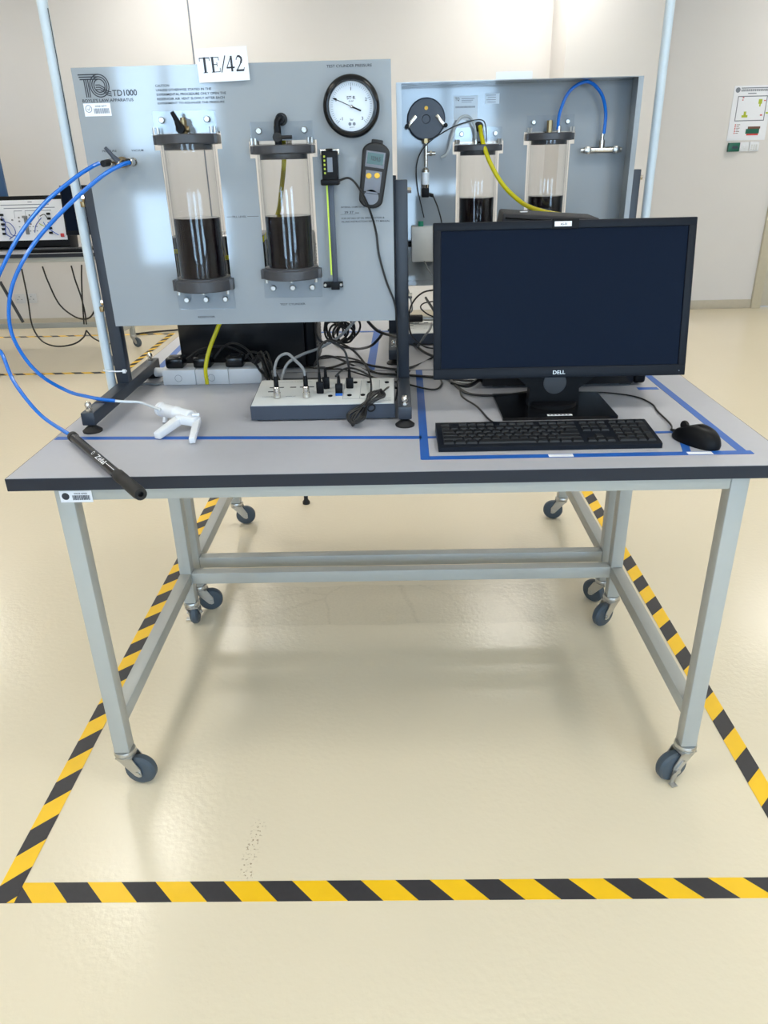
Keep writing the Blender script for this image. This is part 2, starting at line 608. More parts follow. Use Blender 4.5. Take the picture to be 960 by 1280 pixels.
# the ring round the bench by the back wall
hazard((-4.6, 3.96), (-1.20, 3.96), 0.047, 'thin striped floor tape in front of the bench by the back wall', 0.05, -1.0)
hazard((-4.6, 5.28), (-1.20, 5.28), 0.047, 'thin striped floor tape behind the bench by the back wall', 0.05, -1.0)
hazard((-1.20, 4.01), (-1.20, 5.28), 0.047, 'striped floor tape at the right end of the bench by the back wall', 0.05, -1.0, z=0.0007)


# ------------------------------------------------------------------ lab benches
LEG = 0.036


def caster(root, cx, cy, ang, brake, label=None):
    """swivel caster below a leg; wheel trails in direction ang"""
    R = 0.0385
    o = (Vector(root['_o']))
    X = Matrix.Translation((cx, cy, 0)) @ Matrix.Rotation(ang, 4, 'Z')
    mb = MB(); mb.xf = X
    mb.lathe([(0.012, 0.098), (0.024, 0.098), (0.0255, 0.094), (0.0255, 0.089), (0.022, 0.085), (0.010, 0.085)], (0, 0, 0), (0, 0, 1), 24)
    mb.lathe([(0.019, 0.086), (0.0235, 0.084), (0.0235, 0.079), (0.012, 0.077)], (0, 0, 0), (0, 0, 1), 24)
    for s in (-1, 1):
        y0, y1 = (0.0165, 0.0190) if s > 0 else (-0.0190, -0.0165)
        mb.prism([(-0.018, 0.082), (0.022, 0.082), (0.040, 0.050), (0.040, 0.030), (0.033, 0.027), (0.024, 0.031)], y0, y1, 'xz')
    mb.box(-0.018, 0.022, -0.019, 0.019, 0.078, 0.081)
    mb.cyl((0.032, -0.0225, R), (0.032, 0.0225, R), 0.006, seg=12)
    c = mb.out('caster', 'steel', root)
    mb = MB(); mb.xf = X
    mb.lathe([(0.010, -0.0135), (0.029, -0.0135), (0.034, -0.012), (R, -0.006), (R, 0.006), (0.034, 0.012), (0.029, 0.0135), (0.010, 0.0135)], (0.032, 0, R), (0, 1, 0), 32)
    mb.out('wheel', 'rubber', c)
    if brake:
        mb = MB(); mb.xf = X
        mb.prism([(0.010, 0.060), (0.018, 0.064), (0.034, 0.046), (0.044, 0.026), (0.046, 0.006), (0.038, 0.006), (0.026, 0.034)], 0.0195, 0.0225, 'xz')
        mb.box(0.034, 0.050, 0.0195, 0.034, 0.004, 0.0065, .0008)
        mb.cyl((0.032, 0.0195, R), (0.032, 0.026, R), 0.007, seg=12)
        mb.out('brake_lever', 'steel', c)
    return c


def bench(label, x, y, cs, flip=False):
    t = thing('lab_bench', label, 'bench', (x, y, 0), 'grey laboratory benches on casters')
    H, TH, Wd, D = 0.81, 0.0255, 1.5, 0.748
    tp = MB().box(x + .001, x + Wd - .001, y + .001, y + D - .001, H - TH + .0005, H).out('tabletop', 'top', t)
    e = MB()
    e.box(x, x + Wd, y - 0.001, y + .002, H - TH, H - .0006).box(x, x + Wd, y + D - .002, y + D + .001, H - TH, H - .0006)
    e.box(x - .001, x + .002, y, y + D, H - TH, H - .0006).box(x + Wd - .002, x + Wd + .001, y, y + D, H - TH, H - .0006)
    e.out('edge_band', 'edge', tp)
    x0, x1 = x + 0.072, x + Wd - 0.072
    y0, y1 = y + 0.03, y + D - 0.03
    for lx in (x0, x1 - LEG):
        for ly in (y0, y1 - LEG):
            MB().box(lx, lx + LEG, ly, ly + LEG, 0.098, H - TH, 0.003).out('leg', 'frame', t)
    a = 0.004
    for ly in (y0 + .001, y1 - LEG + .001):
        MB().box(x0 + LEG, x1 - LEG, ly, ly + LEG - .002, H - TH - 0.036, H - TH, 0.003).out('apron_rail', 'frame', t)
    for lx in (x0 + .001, x1 - LEG + .001):
        MB().box(lx, lx + LEG - .002, y0 + LEG, y1 - LEG, H - TH - 0.036, H - TH, 0.003).out('apron_rail', 'frame', t)
        MB().box(lx, lx + LEG - .002, y0 + LEG, y1 - LEG, 0.168, 0.206, 0.003).out('side_rail', 'frame', t)
    ly = y0 if flip else y1 - LEG
    MB().box(x0 + LEG, x1 - LEG, ly + .001, ly + LEG - .001, 0.168, 0.206, 0.003).out('cross_rail', 'frame', t)
    for (ix, iy), (ang, br) in zip(((0, 0), (1, 0), (0, 1), (1, 1)), cs):
        caster(t, (x0, x1 - LEG)[ix] + LEG / 2, (y0, y1 - LEG)[iy] + LEG / 2, ang, br)
    return t


bA = bench('near grey laboratory bench on casters with black edge, carrying the monitor and keyboard', 0, 0,
           [(-0.12, False), (PI + 0.35, True), (PI / 2 + 0.1, True), (PI + 0.6, False)])
bB = bench('second grey laboratory bench standing directly behind the near bench', 0, 0.752,
           [(0.25, False), (PI - 0.9, False), (0.15, False), (PI - .2, False)], True)
bC = bench('far grey laboratory bench by the back wall, left of the apparatus', -2.81, 4.12,
           [(0.4, False), (0.3, False), (0.1, False), (-0.4, False)])
# asset sticker on the near bench
s = MB().box(0.083, 0.147, 0.0285, 0.0292, 0.746, 0.7705).out('asset_sticker', 'paper', bA, label='white barcode sticker on the bench apron')
mb = barcode(MB(), 0.108, 0.142, 0.751, 0.761, 0.0284)
mb.lathe([(0.0075, 0), (0.0075, 0.0003)], (0.0945, 0.0284, 0.7590), (0, -1, 0), 20)
mb.out('barcode', 'ink', s)
lettering('00038 40981', 0.112, 0.138, 0.7630, 0.7665, 0.0285, s)


# ------------------------------------------------------------------ blue tape on the bench tops
def tape(name, pts, w, label, zt=0.8102, cat='tape'):
    mb = MB()
    (xa, ya), (xb, yb) = pts
    d = Vector((xb - xa, yb - ya)).normalized()
    nx, ny = -d.y * w / 2, d.x * w / 2
    mb.prism([(xa + nx, ya + ny), (xa - nx, ya - ny), (xb - nx, yb - ny), (xb + nx, yb + ny)], zt - 0.0003, zt + 0.0003, 'xy')
    return solo(mb, name, 'bluetape', label, cat, 'blue marking tape on the bench tops', org=(xa, ya, zt))


tape('marking_tape', ((0.004, 0.229), (0.80, 0.19)), 0.018, 'long blue tape line across the near bench left of the keyboard')
tape('marking_tape', ((0.802, 0.062), (0.812, 0.748)), 0.018, 'blue tape line running back along the left side of the keyboard')
tape('marking_tape', ((0.795, 0.068), (1.440, 0.068)), 0.018, 'blue tape line in front of the keyboard and mouse', 0.8107)
tape('marking_tape', ((1.424, 0.06), (1.414, 0.72)), 0.018, 'blue tape line running back along the right side of the mouse')
tape('marking_tape', ((0.812, 0.189), (1.375, 0.194)), 0.011, 'thin blue tape line passing behind the keyboard to the mouse', 0.8107)
tape('marking_tape', ((1.343, 0.188), (1.316, 0.075)), 0.016, 'short blue tape piece between keyboard and mouse')
tape('marking_tape', ((1.352, 0.522), (1.402, 0.522)), 0.02, 'small blue tape corner at the base of the right computer tower')
tape('marking_tape', ((1.228, 0.276), (1.248, 0.245)), 0.014, 'small blue tape corner at the right of the monitor foot')
tape('marking_tape', ((0.956, 0.250), (0.975, 0.262)), 0.014, 'small blue tape corner at the left of the monitor foot')
tape('marking_tape', ((0.063, 0.757), (0.049, 1.21)), 0.020, 'blue tape line on the rear bench beyond the left foot of the apparatus')
tape('marking_tape', ((0.676, 0.760), (0.686, 1.31)), 0.024, 'blue tape line on the rear bench between the two apparatus stands')
tape('marking_tape', ((0.42, 1.285), (0.80, 1.275)), 0.018, 'blue tape line across the far side of the rear bench', 0.8107)
for (lx, n_) in ((1.068, 'white paper label stuck on the blue tape in front of the keyboard'), (1.338, 'white paper label stuck on the blue tape in front of the mouse')):
    solo(MB().box(lx - .024, lx + .024, 0.060, 0.074, 0.8109, 0.8113), 'tape_label', 'paper', n_, 'label', org=(lx, 0.068, 0.811))

# ------------------------------------------------------------------ apparatus (built round its own origin, front faces -y)
AZ = 0.81


def disc_cap(mb, cx, z0, z1, w=0.135):
    mb.lathe([(0.0635, z0), (0.0655, z0 + .002), (0.0655, z1 - .002), (0.0635, z1)], (cx, 0, 0), (0, 0, 1), 48)
    mb.box(cx - w / 2, cx + w / 2, -0.022, 0.022, z0 + .0005, z1 - .0005, 0.001)


def apparatus():
    t = thing('gas_law_apparatus', 'blue-grey panel apparatus at the left with two oil cylinders and a white dial', 'lab equipment', (0, 0, 0), 'gas law panels on slate stands')
    rx, tx = -0.1065, 0.0965
    xs = sorted({-0.33, rx - .0725, rx - .0615, rx + .0615, rx + .0725, tx - .0725, tx - .0615, tx + .0615, tx + .0725, 0.33})
    zs = sorted({0.192, 0.297, 0.315, 0.542, 0.562, 0.575, 0.595, 0.719})

    def hole(x, z):
        for c, z0, z1, z2 in ((rx, 0.297, 0.562, 0.595), (tx, 0.315, 0.542, 0.575)):
            if z0 < z < z1 and abs(x - c) < .0615:
                return True
            if z1 < z < z2 and abs(x - c) < .0725:
                return True
        return False
    b = bmesh.new()
    g = {}
    for x in xs:
        for z in zs:
            g[(x, z)] = b.verts.new((x, 0, z))
    for i in range(len(xs) - 1):
        for j in range(len(zs) - 1):
            if not hole((xs[i] + xs[i + 1]) / 2, (zs[j] + zs[j + 1]) / 2):
                b.faces.new([g[(xs[i], zs[j])], g[(xs[i + 1], zs[j])], g[(xs[i + 1], zs[j + 1])], g[(xs[i], zs[j + 1])]])
    for v in [v for v in b.verts if not v.link_faces]:
        b.verts.remove(v)
    r = bmesh.ops.extrude_face_region(b, geom=b.faces[:])
    bmesh.ops.translate(b, vec=(0, 0.002, 0), verts=[e for e in r['geom'] if isinstance(e, bmesh.types.BMVert)])
    mb = MB()
    mb._merge(b)
    D = 0.098
    mb.box(-0.33, -0.328, 0.0022, D, 0.192, 0.719).box(0.328, 0.33, 0.0022, D, 0.192, 0.719)
    mb.box(-0.328, 0.328, 0.0022, D, 0.192, 0.194).box(-0.328, 0.328, 0.0022, D, 0.717, 0.719)
    # return lip at the back of the tray
    mb.box(-0.328, -0.316, D - .002, D, 0.194, 0.717).box(0.316, 0.328, D - .002, D, 0.194, 0.717)
    pn = mb.out('panel', 'panel', t, ang=20)
    # stand
    for s in (-1, 1):
        xc = 0.348 * s
        MB().box(xc - .0145, xc + .0145, 0.030, 0.060, 0.046, 0.492, 0.002).out('upright', 'dark', t)
        fb = MB().box(xc - .015, xc + .015, -0.213, 0.292, 0.018, 0.047, 0.0025).out('foot_bar', 'dark', t)
        for yy in (-0.199, 0.262):
            mb = MB()
            mb.lathe([(0.021, 0.0005), (0.0215, 0.004), (0.009, 0.014), (0.006, 0.016)], (xc, yy, 0), (0, 0, 1), 24)
            mb.out('levelling_foot', 'rubberb', fb)
            mb = MB()
            mb.cyl((xc, yy, 0.014), (xc, yy, 0.062), 0.004, seg=10)
            mb.cyl((xc, yy, 0.047), (xc, yy, 0.053), 0.0075, seg=6)
            mb.lathe([(0.003, 0.054), (0.0065, 0.056), (0.0075, 0.062), (0.0055, 0.067), (0.002, 0.069)], (xc, yy, 0), (0, 0, 1), 16)
            mb.out('levelling_bolt', 'chrome', fb)
        # side fixing bolts
        for zz in (0.47, 0.24):
            MB().cyl((0.3625 * s, 0.045, zz), (0.371 * s, 0.045, zz), 0.007, seg=6).out('fixing_bolt', 'chrome', t)

    def vessel(nm, cx, zc0, zc1, zb0, zb1, lab):
        tb = MB()
        tb.lathe([(0.0565, zb1 - .006), (0.0565, zc0 + .002)], (cx, 0, 0), (0, 0, 1), 64, cap=False)
        tb.lathe([(0.0515, zb1 - .006), (0.0515, zc0 + .002)], (cx, 0, 0), (0, 0, 1), 64, cap=False)
        tb = tb.out(nm, 'tube', t, label=lab, ang=80)
        mb = MB(); disc_cap(mb, cx, zc0, zc1)
        mb.lathe([(0.0505, zc0 - .0105), (0.0512, zc0 - .009), (0.0512, zc0 + .001)], (cx, 0, 0), (0, 0, 1), 40)
        mb.out('top_cap', 'cap', tb)
        mb = MB(); disc_cap(mb, cx, zb0, zb1, 0.137)
        mb.lathe([(0.0605, zb1 - .001), (0.0605, zb1 + .003), (0.058, zb1 + .004)], (cx, 0, 0), (0, 0, 1), 40)
        mb.out('base_cap', 'cap', tb)
        mb = MB()
        mb.lathe([(0.0508, zb1 + .001), (0.0508, 0.4255), (0.0505, 0.4263)], (cx, 0, 0), (0, 0, 1), 64)
        mb.out('oil', 'oil', tb, label='very dark oil filling the lower part of the cylinder')
        # acrylic brackets, both sides of the panel, with screws and bolts
        for s, y0 in ((-1, -0.0005), (1, 0.0025)):
            y1 = y0 + s * 0.005
            mb = MB()
            mb.box(cx - .066, cx + .066, y0, y1, zc1 + .001, zc1 + .045)
            mb.out('bracket', 'plate', tb, label='clear acrylic bracket')
            mb = MB()
            mb.box(cx - .068, cx + .068, min(y0, y0 + s * .03), max(y0, y0 + s * .03), zc1 + .0005, zc1 + .0025)
            mb.out('bracket_ledge', 'plate', tb, label='clear acrylic ledge')
            mb = MB()
            mb.box(cx - .066, cx + .066, y0, y1, zb0 - .044, zb0 - .001)
            mb.out('bracket', 'plate', tb, label='clear acrylic bracket')
            mb = MB()
            for dx in (-.048, .048):
                mb.lathe([(0.0065, 0), (0.0065, 0.003), (0.005, 0.005)], (cx + dx, y1, zc1 + .028), (0, s, 0), 14)
            for dx in (-.045, 0, .045):
                mb.lathe([(0.0065, 0), (0.0065, 0.003), (0.005, 0.005)], (cx + dx, y1, zb0 - .022), (0, s, 0), 14)
            for dx in (-.056, .056, -.064, .064):
                mb.cyl((cx + dx, y0 + s * .018, zc1 + .002), (cx + dx, y0 + s * .018, zc1 + .014), 0.0028, seg=8)
            for dx in (-.056, 0, .056):
                mb.cyl((cx + dx, y0 + s * .026, zb0 - .008), (cx + dx, y0 + s * .026, zb0 - .0005), 0.0035, seg=8)
            mb.out('screws', 'steel', tb, kind='stuff')
        return tb
    v1 = vessel('reservoir_cylinder', rx, 0.572, 0.591, 0.272, 0.297, 'taller clear cylinder half full of dark oil')
    v2 = vessel('test_cylinder', tx, 0.549, 0.566, 0.294, 0.315, 'shorter clear cylinder half full of dark oil')
    # pins inside reservoir
    # reservoir air vent valve
    mb = MB()
    mb.cyl((rx + .002, -0.028, 0.591), (rx + .002, -0.028, 0.617), 0.0075, seg=6)
    mb.cyl((rx + .014, -0.028, 0.600), (rx - .010, -0.028, 0.600), 0.006, seg=12)
    mb.cyl((rx + .002, -0.028, 0.617), (rx + .002, -0.028, 0.622), 0.0055, seg=12)
    vb = mb.out('vent_valve', 'brass', t)
    MB().tube([(rx - .003, -0.040, 0.602), (rx - .008, -0.043, 0.618), (rx - .014, -0.046, 0.632)], [0.0075, 0.0055, 0.004], 10, 1).cyl((rx - .002, -0.03, 0.601), (rx - .002, -0.044, 0.601), 0.0095, seg=16, bev=.001).out('lever', 'blackp', vb)
    # hose port over the test cylinder
    mb = MB()
    mb.cyl((tx + .001, 0.0, 0.615), (tx + .001, -0.030, 0.615), 0.009, seg=14)
    mb.tube([(tx + .001, -0.028, 0.616), (tx - .004, -0.032, 0.610), (tx - .005, -0.032, 0.598)], 0.0065, 10, 3)
    mb.cyl((tx - .005, -0.032, 0.601), (tx - .005, -0.032, 0.566), 0.0075, seg=6)
    hb = mb.out('hose_port', 'blackp', t)
    MB().cyl((tx - .005, -0.032, 0.580), (tx - .005, -0.046, 0.580), 0.0095, seg=14, bev=.001).cyl((tx - .005, -0.043, 0.580), (tx + .026, -0.046, 0.580), 0.0035, seg=8).out('lever', 'rubberb', hb)
    MB().lathe([(0.009, 0), (0.0125, 0.001), (0.0125, 0.004), (0.009, 0.005)], (tx + .001, -0.0005, 0.615), (0, -1, 0), 20).out('grommet', 'rubberb', hb)
    # dial gauge
    gx, gz = 0.247, 0.634
    mb = MB()
    mb.lathe([(0.046, 0.031), (0.0475, 0.034), (0.052, 0.034), (0.0565, 0.031), (0.0585, 0.026), (0.0585, 0.0), (0.046, 0.0)], (gx, 0, gz), (0, -1, 0), 64, cap=False)
    g_ = mb.out('pressure_gauge', 'blackg', t)
    MB().lathe([(0.0465, 0.001), (0.0465, 0.022)], (gx, 0, gz), (0, -1, 0), 48).out('dial_face', 'dial', g_)
    mb = MB()
    for k in range(0, 49):
        a = math.radians(225 - k * 270 / 48)
        L = 0.0065 if k % 12 == 0 else 0.0042
        r1 = 0.0425
        mb.ribbon([(gx + r1 * math.cos(a), gz + r1 * math.sin(a)), (gx + (r1 - L) * math.cos(a), gz + (r1 - L) * math.sin(a))], 0.0006 if k % 12 else 0.001, -0.0222)
    for q_ in (-.0045, .0045):
        mb.lathe([(0.0032, 0.0222), (0.0032, 0.0226)], (gx + q_, 0, gz - .032), (0, -1, 0), 14)
    mb.out('scale_marks', 'greyprint', g_)
    for s_, a, r_ in (('-1', 225, .031), ('0', 157.5, .034), ('1', 90, .032), ('2', 22.5, .033), ('3', -45, .031)):
        ca, sa = gx + r_ * math.cos(math.radians(a)), gz + r_ * math.sin(math.radians(a))
        hw = {'1': .0006, '-1': .003}.get(s_, .0019)
        lettering(s_, ca - hw, ca + hw, sa - .003, sa + .003, -0.0222, g_)
    lettering('ST\u00b7R', gx - .009, gx + .009, gz + .013, gz + .019, -0.0222, g_)
    lettering('EN 837', gx - .005, gx + .005, gz + .0085, gz + .011, -0.0222, g_)
    lettering('bar', gx - .0035, gx + .0035, gz - .026, gz - .0215, -0.0222, g_)
    lettering('glycerin', gx - .005, gx + .005, gz - .0395, gz - .037, -0.0222, g_)
    a = math.radians(157)
    mb = MB()
    mb.ribbon([(gx + .039 * math.cos(a), gz + .039 * math.sin(a)), (gx, gz)], 0.0012, -0.0252, .0006)
    mb.ribbon([(gx, gz), (gx - .021 * math.cos(a), gz - .021 * math.sin(a))], 0.003, -0.0252, .0006)
    mb.ribbon([(gx + .039 * math.cos(a), gz + .039 * math.sin(a)), (gx + .034 * math.cos(a), gz + .034 * math.sin(a))], 0.003, -0.0252, .0006)
    mb.out('needle', 'blackp', g_)
    MB().lathe([(0.003, 0.023), (0.003, 0.027), (0.002, 0.028)], (gx, 0, gz), (0, -1, 0), 14).out('needle_hub', 'chrome', g_)
    # scale with digital readout beside the test cylinder
    mb = MB()
    mb.box(0.190, 0.202, -0.022, -0.016, 0.272, 0.50, .001)
    c_ = mb.out('digital_scale', 'dusk', t)
    MB().box(0.186, 0.1895, -0.021, -0.017, 0.300, 0.50).out('scale_strip', 'limehose', c_)
    MB().box(0.180, 0.214, -0.034, -0.006, 0.492, 0.553, .003).box(0.176, 0.216, -0.038, -0.006, 0.486, 0.498, .003).box(0.190, 0.204, -0.034, -0.01, 0.553, 0.557, .001).out('readout_head', 'blackp', c_)
    MB().box(0.192, 0.203, -0.0355, -0.034, 0.512, 0.540).out('display', 'greyprint', c_)
    mb = MB()
    for bz in (0.508, 0.516, 0.524, 0.532, 0.540):
        mb.box(0.1845, 0.188, -0.0355, -0.0338, bz, bz + .004)
    mb.out('buttons', 'lime', c_)
    MB().box(0.168, 0.212, -0.014, -0.001, 0.271, 0.283, .001).box(0.186, 0.205, -0.026, -0.012, 0.268, 0.285, .001).out('lower_clamp', 'blackp', c_)
    MB().box(0.176, 0.217, -0.014, -0.001, 0.545, 0.556, .001).out('upper_clamp', 'chrome', c_)
    mb = MB()
    for dx, zz in ((.172, .277), (.208, .277), (.181, .551), (.212, .551)):
        mb.lathe([(0.0035, 0), (0.0035, .003), (0.002, 0.004)], (dx, -0.014, zz), (0, -1, 0), 10)
    mb.out('screws', 'steel', c_, kind='stuff')
    MB().box(0.178, 0.212, -0.0009, -0.0001, 0.262, 0.292).out('clear_plate', 'plate', t)
    MB().prism([(0.160, 0.552), (0.176, 0.552), (0.176, 0.528), (0.174, 0.528)], -0.012, -0.009, 'xz').out('pointer_plate', 'plate', t)
    # valve block on the left
    vx, vz = -0.251, 0.541
    mb = MB()
    mb.lathe([(0.011, 0), (0.011, 0.012), (0.009, 0.014), (0.009, 0.028), (0.006, 0.03)], (vx, 0, vz), (0, -1, 0), 20)
    va = mb.out('valve', 'brass', t)
    MB().tube([(vx + .001, -0.033, vz + .001), (vx - .010, -0.035, vz + .013), (vx - .022, -0.037, vz + .029)], [0.0065, 0.0045, 0.0035], 10, 1).out('lever', 'dusk', va)
    MB().lathe([(0.004, 0.03), (0.004, 0.037), (0.002, 0.038)], (vx, 0, vz), (0, -1, 0), 6).out('spindle_nut', 'chrome', va)
    for px_ in (vx - .022, vx + .022):
        mb = MB()
        mb.lathe([(0.009, 0), (0.009, 0.006), (0.0075, 0.008), (0.0075, 0.030), (0.005, 0.032)], (px_, 0, vz), (0, -1, 0), 18)
        p_ = mb.out('hose_coupling', 'chrome', t)
        MB().cyl((px_, -0.030, vz), (px_ - .006, -0.050, vz - .002), 0.0068, seg=16, bev=.001).out('coupling_sleeve', 'rubberb', p_)
    # back side: gauge body, clamps and pipework
    mb = MB()
    mb.lathe([(0.0535, 0.004), (0.0535, 0.040), (0.050, 0.044), (0.012, 0.044), (0.010, 0.040)], (gx, 0, gz - .001), (0, 1, 0), 48)
    gb = mb.out('gauge_back', 'dusk', t)
    MB().lathe([(0.056, 0.0021), (0.056, 0.004)], (gx, 0, gz - .001), (0, 1, 0), 48).out('gauge_flange', 'panel', gb)
    for s in (-1, 1):
        mb = MB()
        A = Matrix.Translation((gx + s * .040, 0.046, gz - .006)) @ Matrix.Rotation(s * 0.85, 4, 'Y')
        mb.box(-0.018, 0.018, -.001, .004, -0.0045, 0.0045, .001, mtx=A)
        mb.cyl((gx + s * .052, 0.004, gz - .016), (gx + s * .052, 0.050, gz - .016), 0.0025, seg=8)
        mb.out('clamp_arm', 'chrome', gb)
        MB().cyl((gx + s * .054, 0.044, gz - .018), (gx + s * .054, 0.054, gz - .018), 0.006, seg=8).out('clamp_nut', 'blackp', gb)
    MB().lathe([(0.005, 0.044), (0.005, 0.047)], (gx, 0, gz + .026), (0, 1, 0), 14).out('vent_plug', 'btn', gb)
    mb = MB()
    mb.cyl((gx + .001, 0.050, gz - .050), (gx + .001, 0.050, gz - .062), 0.0095, seg=6)
    pp = mb.out('pipe_nut', 'brass', t)
    MB().cyl((gx + .001, 0.050, gz - .062), (gx + .001, 0.050, gz - .122), 0.0055, seg=12).cyl((gx + .001, 0.050, gz - .088), (gx - .026, 0.050, gz - .088), 0.0048, seg=12).cyl((gx - .010, 0.050, gz - .088), (gx - .016, 0.050, gz - .088), 0.0075, seg=6).out('pipe_tee', 'chrome', pp)
    sn = MB().lathe([(0.006, 0), (0.0105, 0.006), (0.0105, 0.050), (0.009, 0.054)], (gx + .002, 0.050, gz - .124), (0, 0, -1), 20).out('pressure_sensor', 'chrome', t)
    MB().lathe([(0.0107, 0.012), (0.0107, 0.044)], (gx + .002, 0.050, gz - .124), (0, 0, -1), 20, cap=False).out('sensor_label', 'dial', sn)
    MB().box(gx - .008, gx + .013, 0.040, 0.060, gz - .202, gz - .177, .002).cyl((gx - .004, 0.050, gz - .194), (gx - .020, 0.050, gz - .198), 0.005, seg=10).out('sensor_plug', 'blackp', sn)
    # junction box on the back
    jx0, jx1 = 0.222, 0.290
    jb = MB().box(jx0, jx1, 0.0035, 0.045, 0.253, 0.352, .003).out('junction_box', 'ifgrey', t)
    MB().cyl((0.262, 0.025, 0.352), (0.262, 0.025, 0.366), 0.008, seg=12).out('cable_gland', 'lightgreen', jb)
    MB().cyl((jx1, 0.025, 0.302), (jx1 + .010, 0.025, 0.302), 0.008, seg=12).out('side_connector', 'blackp', jb)
    # valve manifold on the back
    mb = MB()
    mb.cyl((vx - .050, 0.028, vz + .003), (vx + .050, 0.028, vz + .003), 0.0085, seg=14)
    mb.cyl((vx, 0.028, vz + .008), (vx, 0.028, vz + .028), 0.0085, seg=12)
    mb.cyl((vx, 0.028, vz + .028), (vx, 0.028, vz + .044), 0.005, seg=12)
    mf = mb.out('manifold', 'chrome', t)
    for s in (-1, 1):
        MB().lathe([(0.010, 0), (0.010, .012), (0.007, .014)], (vx + s * .040, 0.028, vz + .003), (0, 1, 0), 18).cyl((vx + s * .050, 0.028, vz + .003), (vx + s * .058, 0.028, vz + .003), 0.006, seg=12).out('manifold_knob', 'steel', mf)
    # fittings on the back of the caps
    MB().cyl((rx + .006, 0.030, 0.591), (rx + .006, 0.030, 0.622), 0.008, seg=6).out('brass_fitting', 'brass', t)
    MB().cyl((rx - .020, 0.030, 0.591), (rx - .020, 0.030, 0.607), 0.006, seg=12).out('hose_fitting', 'chrome', t)
    MB().cyl((tx + .010, 0.030, 0.566), (tx + .010, 0.030, 0.582), 0.006, seg=12).out('hose_fitting', 'chrome', t)
    MB().lathe([(0.010, .002), (0.013, .004), (0.013, .008), (0.010, .010)], (tx, 0, 0.612), (0, 1, 0), 20).out('grommet', 'rubberb', t)
    # printed notices on the back of the panel
    s_ = MB().box(0.100, 0.168, 0.0022, 0.0026, 0.630, 0.690).out('rating_label', 'dial', t, label='pale printed rating label on the back of the panel')
    lettering('TQ', -0.164, -0.152, 0.677, 0.686, 0.0026, s_, plane='back')
    bb = MB()
    for k in range(3):
        bb.box(0.110 + .004 * k, 0.146, 0.0026, 0.0029, 0.682 - k * .004, 0.6832 - k * .004)
    x = 0.108
    while x < 0.162:
        w = random.choice([.0012, .002]); bb.box(x, x + w, 0.0026, 0.0029, 0.660, 0.6645); x += w + .0008
    bb.out('label_print', 'greyprint', s_)
    s_ = MB().box(0.040, 0.080, 0.0022, 0.0026, 0.668, 0.694).out('small_label', 'dial', t, label='small white printed label on the back of the panel')
    bb = MB()
    for k in range(4):
        bb.box(0.050, 0.077 - (k % 2) * .004, 0.0026, 0.0029, 0.689 - k * .0055, 0.6903 - k * .0055)
    bb.out('label_print', 'greyprint', s_)
    return t, pn


APP, PANEL = apparatus()
APP.location = (0.418, 0.47, AZ)
kids_snapshot = None

# the logo and wording on the panel front (local coordinates)
Y0 = -0.0001


def logo(parent):
    mb = MB()
    cx, cz = -0.2762, 0.6857
    X0 = -0.3175
    for i, rr in enumerate((0.0205, 0.0162, 0.0119)):
        mb.ribbon([(X0 + .0012 * i, cz + rr), (cx, cz + rr)], 0.0021, Y0)
        mb.ribbon([(cx + rr * .96 * math.cos(a), cz + rr * math.sin(a)) for a in [math.radians(90 - 10 * k) for k in range(0, 37)]], 0.0020, Y0)
        pts = [(cx - .008, cz + .0015 - .0042 * i), (cx, cz + .0015 - .0042 * i), (cx + .008, cz - .003 - .0042 * i), (cx + .014, cz - .0095 - .0038 * i), (cx + .0225, cz - .0120 - .0036 * i)]
        mb.ribbon(pts, 0.0019, Y0)
        xx = X0 + .0105 + i * .0040
        mb.ribbon([(xx, cz + .0119), (xx + .0008, cz - .0205)], 0.0020, Y0)
    mb.out('logo', 'ink', parent)


logo(APP)
L_ = lettering
L_('TD1000', -0.2515, -0.200, 0.6660, 0.6775, Y0, APP)
L_("BOYLE'S LAW APPARATUS", -0.317, -0.2095, 0.6560, 0.6620, Y0, APP)
L_('CAUTION', -0.160, -0.131, 0.6805, 0.6850, Y0, APP)
for k, (s_, xe) in enumerate((('UNLESS OTHERWISE STATED IN THE', -0.044), ('EXPERIMENTAL PROCEDURE ONLY OPEN THE', -0.014),
                              ('RESERVOIR AIR VENT SLOWLY AFTER EACH', -0.018), ('EXPERIMENT TO EQUALIZE THE PRESSURE', -0.019))):
    L_(s_, -0.1595, xe, 0.6725 - k * .0082, 0.6770 - k * .0082, Y0, APP)
L_('TEST CYLINDER PRESSURE', 0.198, 0.291, 0.7065, 0.7115, Y0, APP)
L_('PRESSURE', -0.293, -0.262, 0.5615, 0.5655, Y0, APP)
L_('VACUUM', -0.230, -0.204, 0.5615, 0.5655, Y0, APP)
L_('FILL LEVEL', -0.027, 0.004, 0.424, 0.428, Y0, APP)
MB().ribbon([(-0.040, 0.4262), (-0.029, 0.4262)], .0008, Y0).ribbon([(0.006, 0.4262), (0.031, 0.4262)], .0008, Y0).out('level_line', 'ink', APP)
L_('RESERVOIR', -0.132, -0.092, 0.207, 0.2115, Y0, APP)
L_('TEST CYLINDER', 0.063, 0.122, 0.232, 0.2365, Y0, APP)
L_('INTERNAL DIAMETER OF', 0.215, 0.268, 0.4385, 0.4420, Y0, APP)
L_('39 37', 0.222, 0.242, 0.4270, 0.4320, Y0, APP)
L_('mm', 0.246, 0.254, 0.4265, 0.4290, Y0, APP)
L_('FOR DETAILS OF OIL SPECIFICATION &', 0.215, 0.310, 0.4155, 0.4190, Y0, APP)
L_('FILLING INSTRUCTIONS REFER TO MANUAL', 0.215, 0.322, 0.4085, 0.4120, Y0, APP)
MB().ribbon([(0.213, 0.4255), (0.246, 0.4255)], .0005, Y0).out('fill_in_line', 'ink', APP)
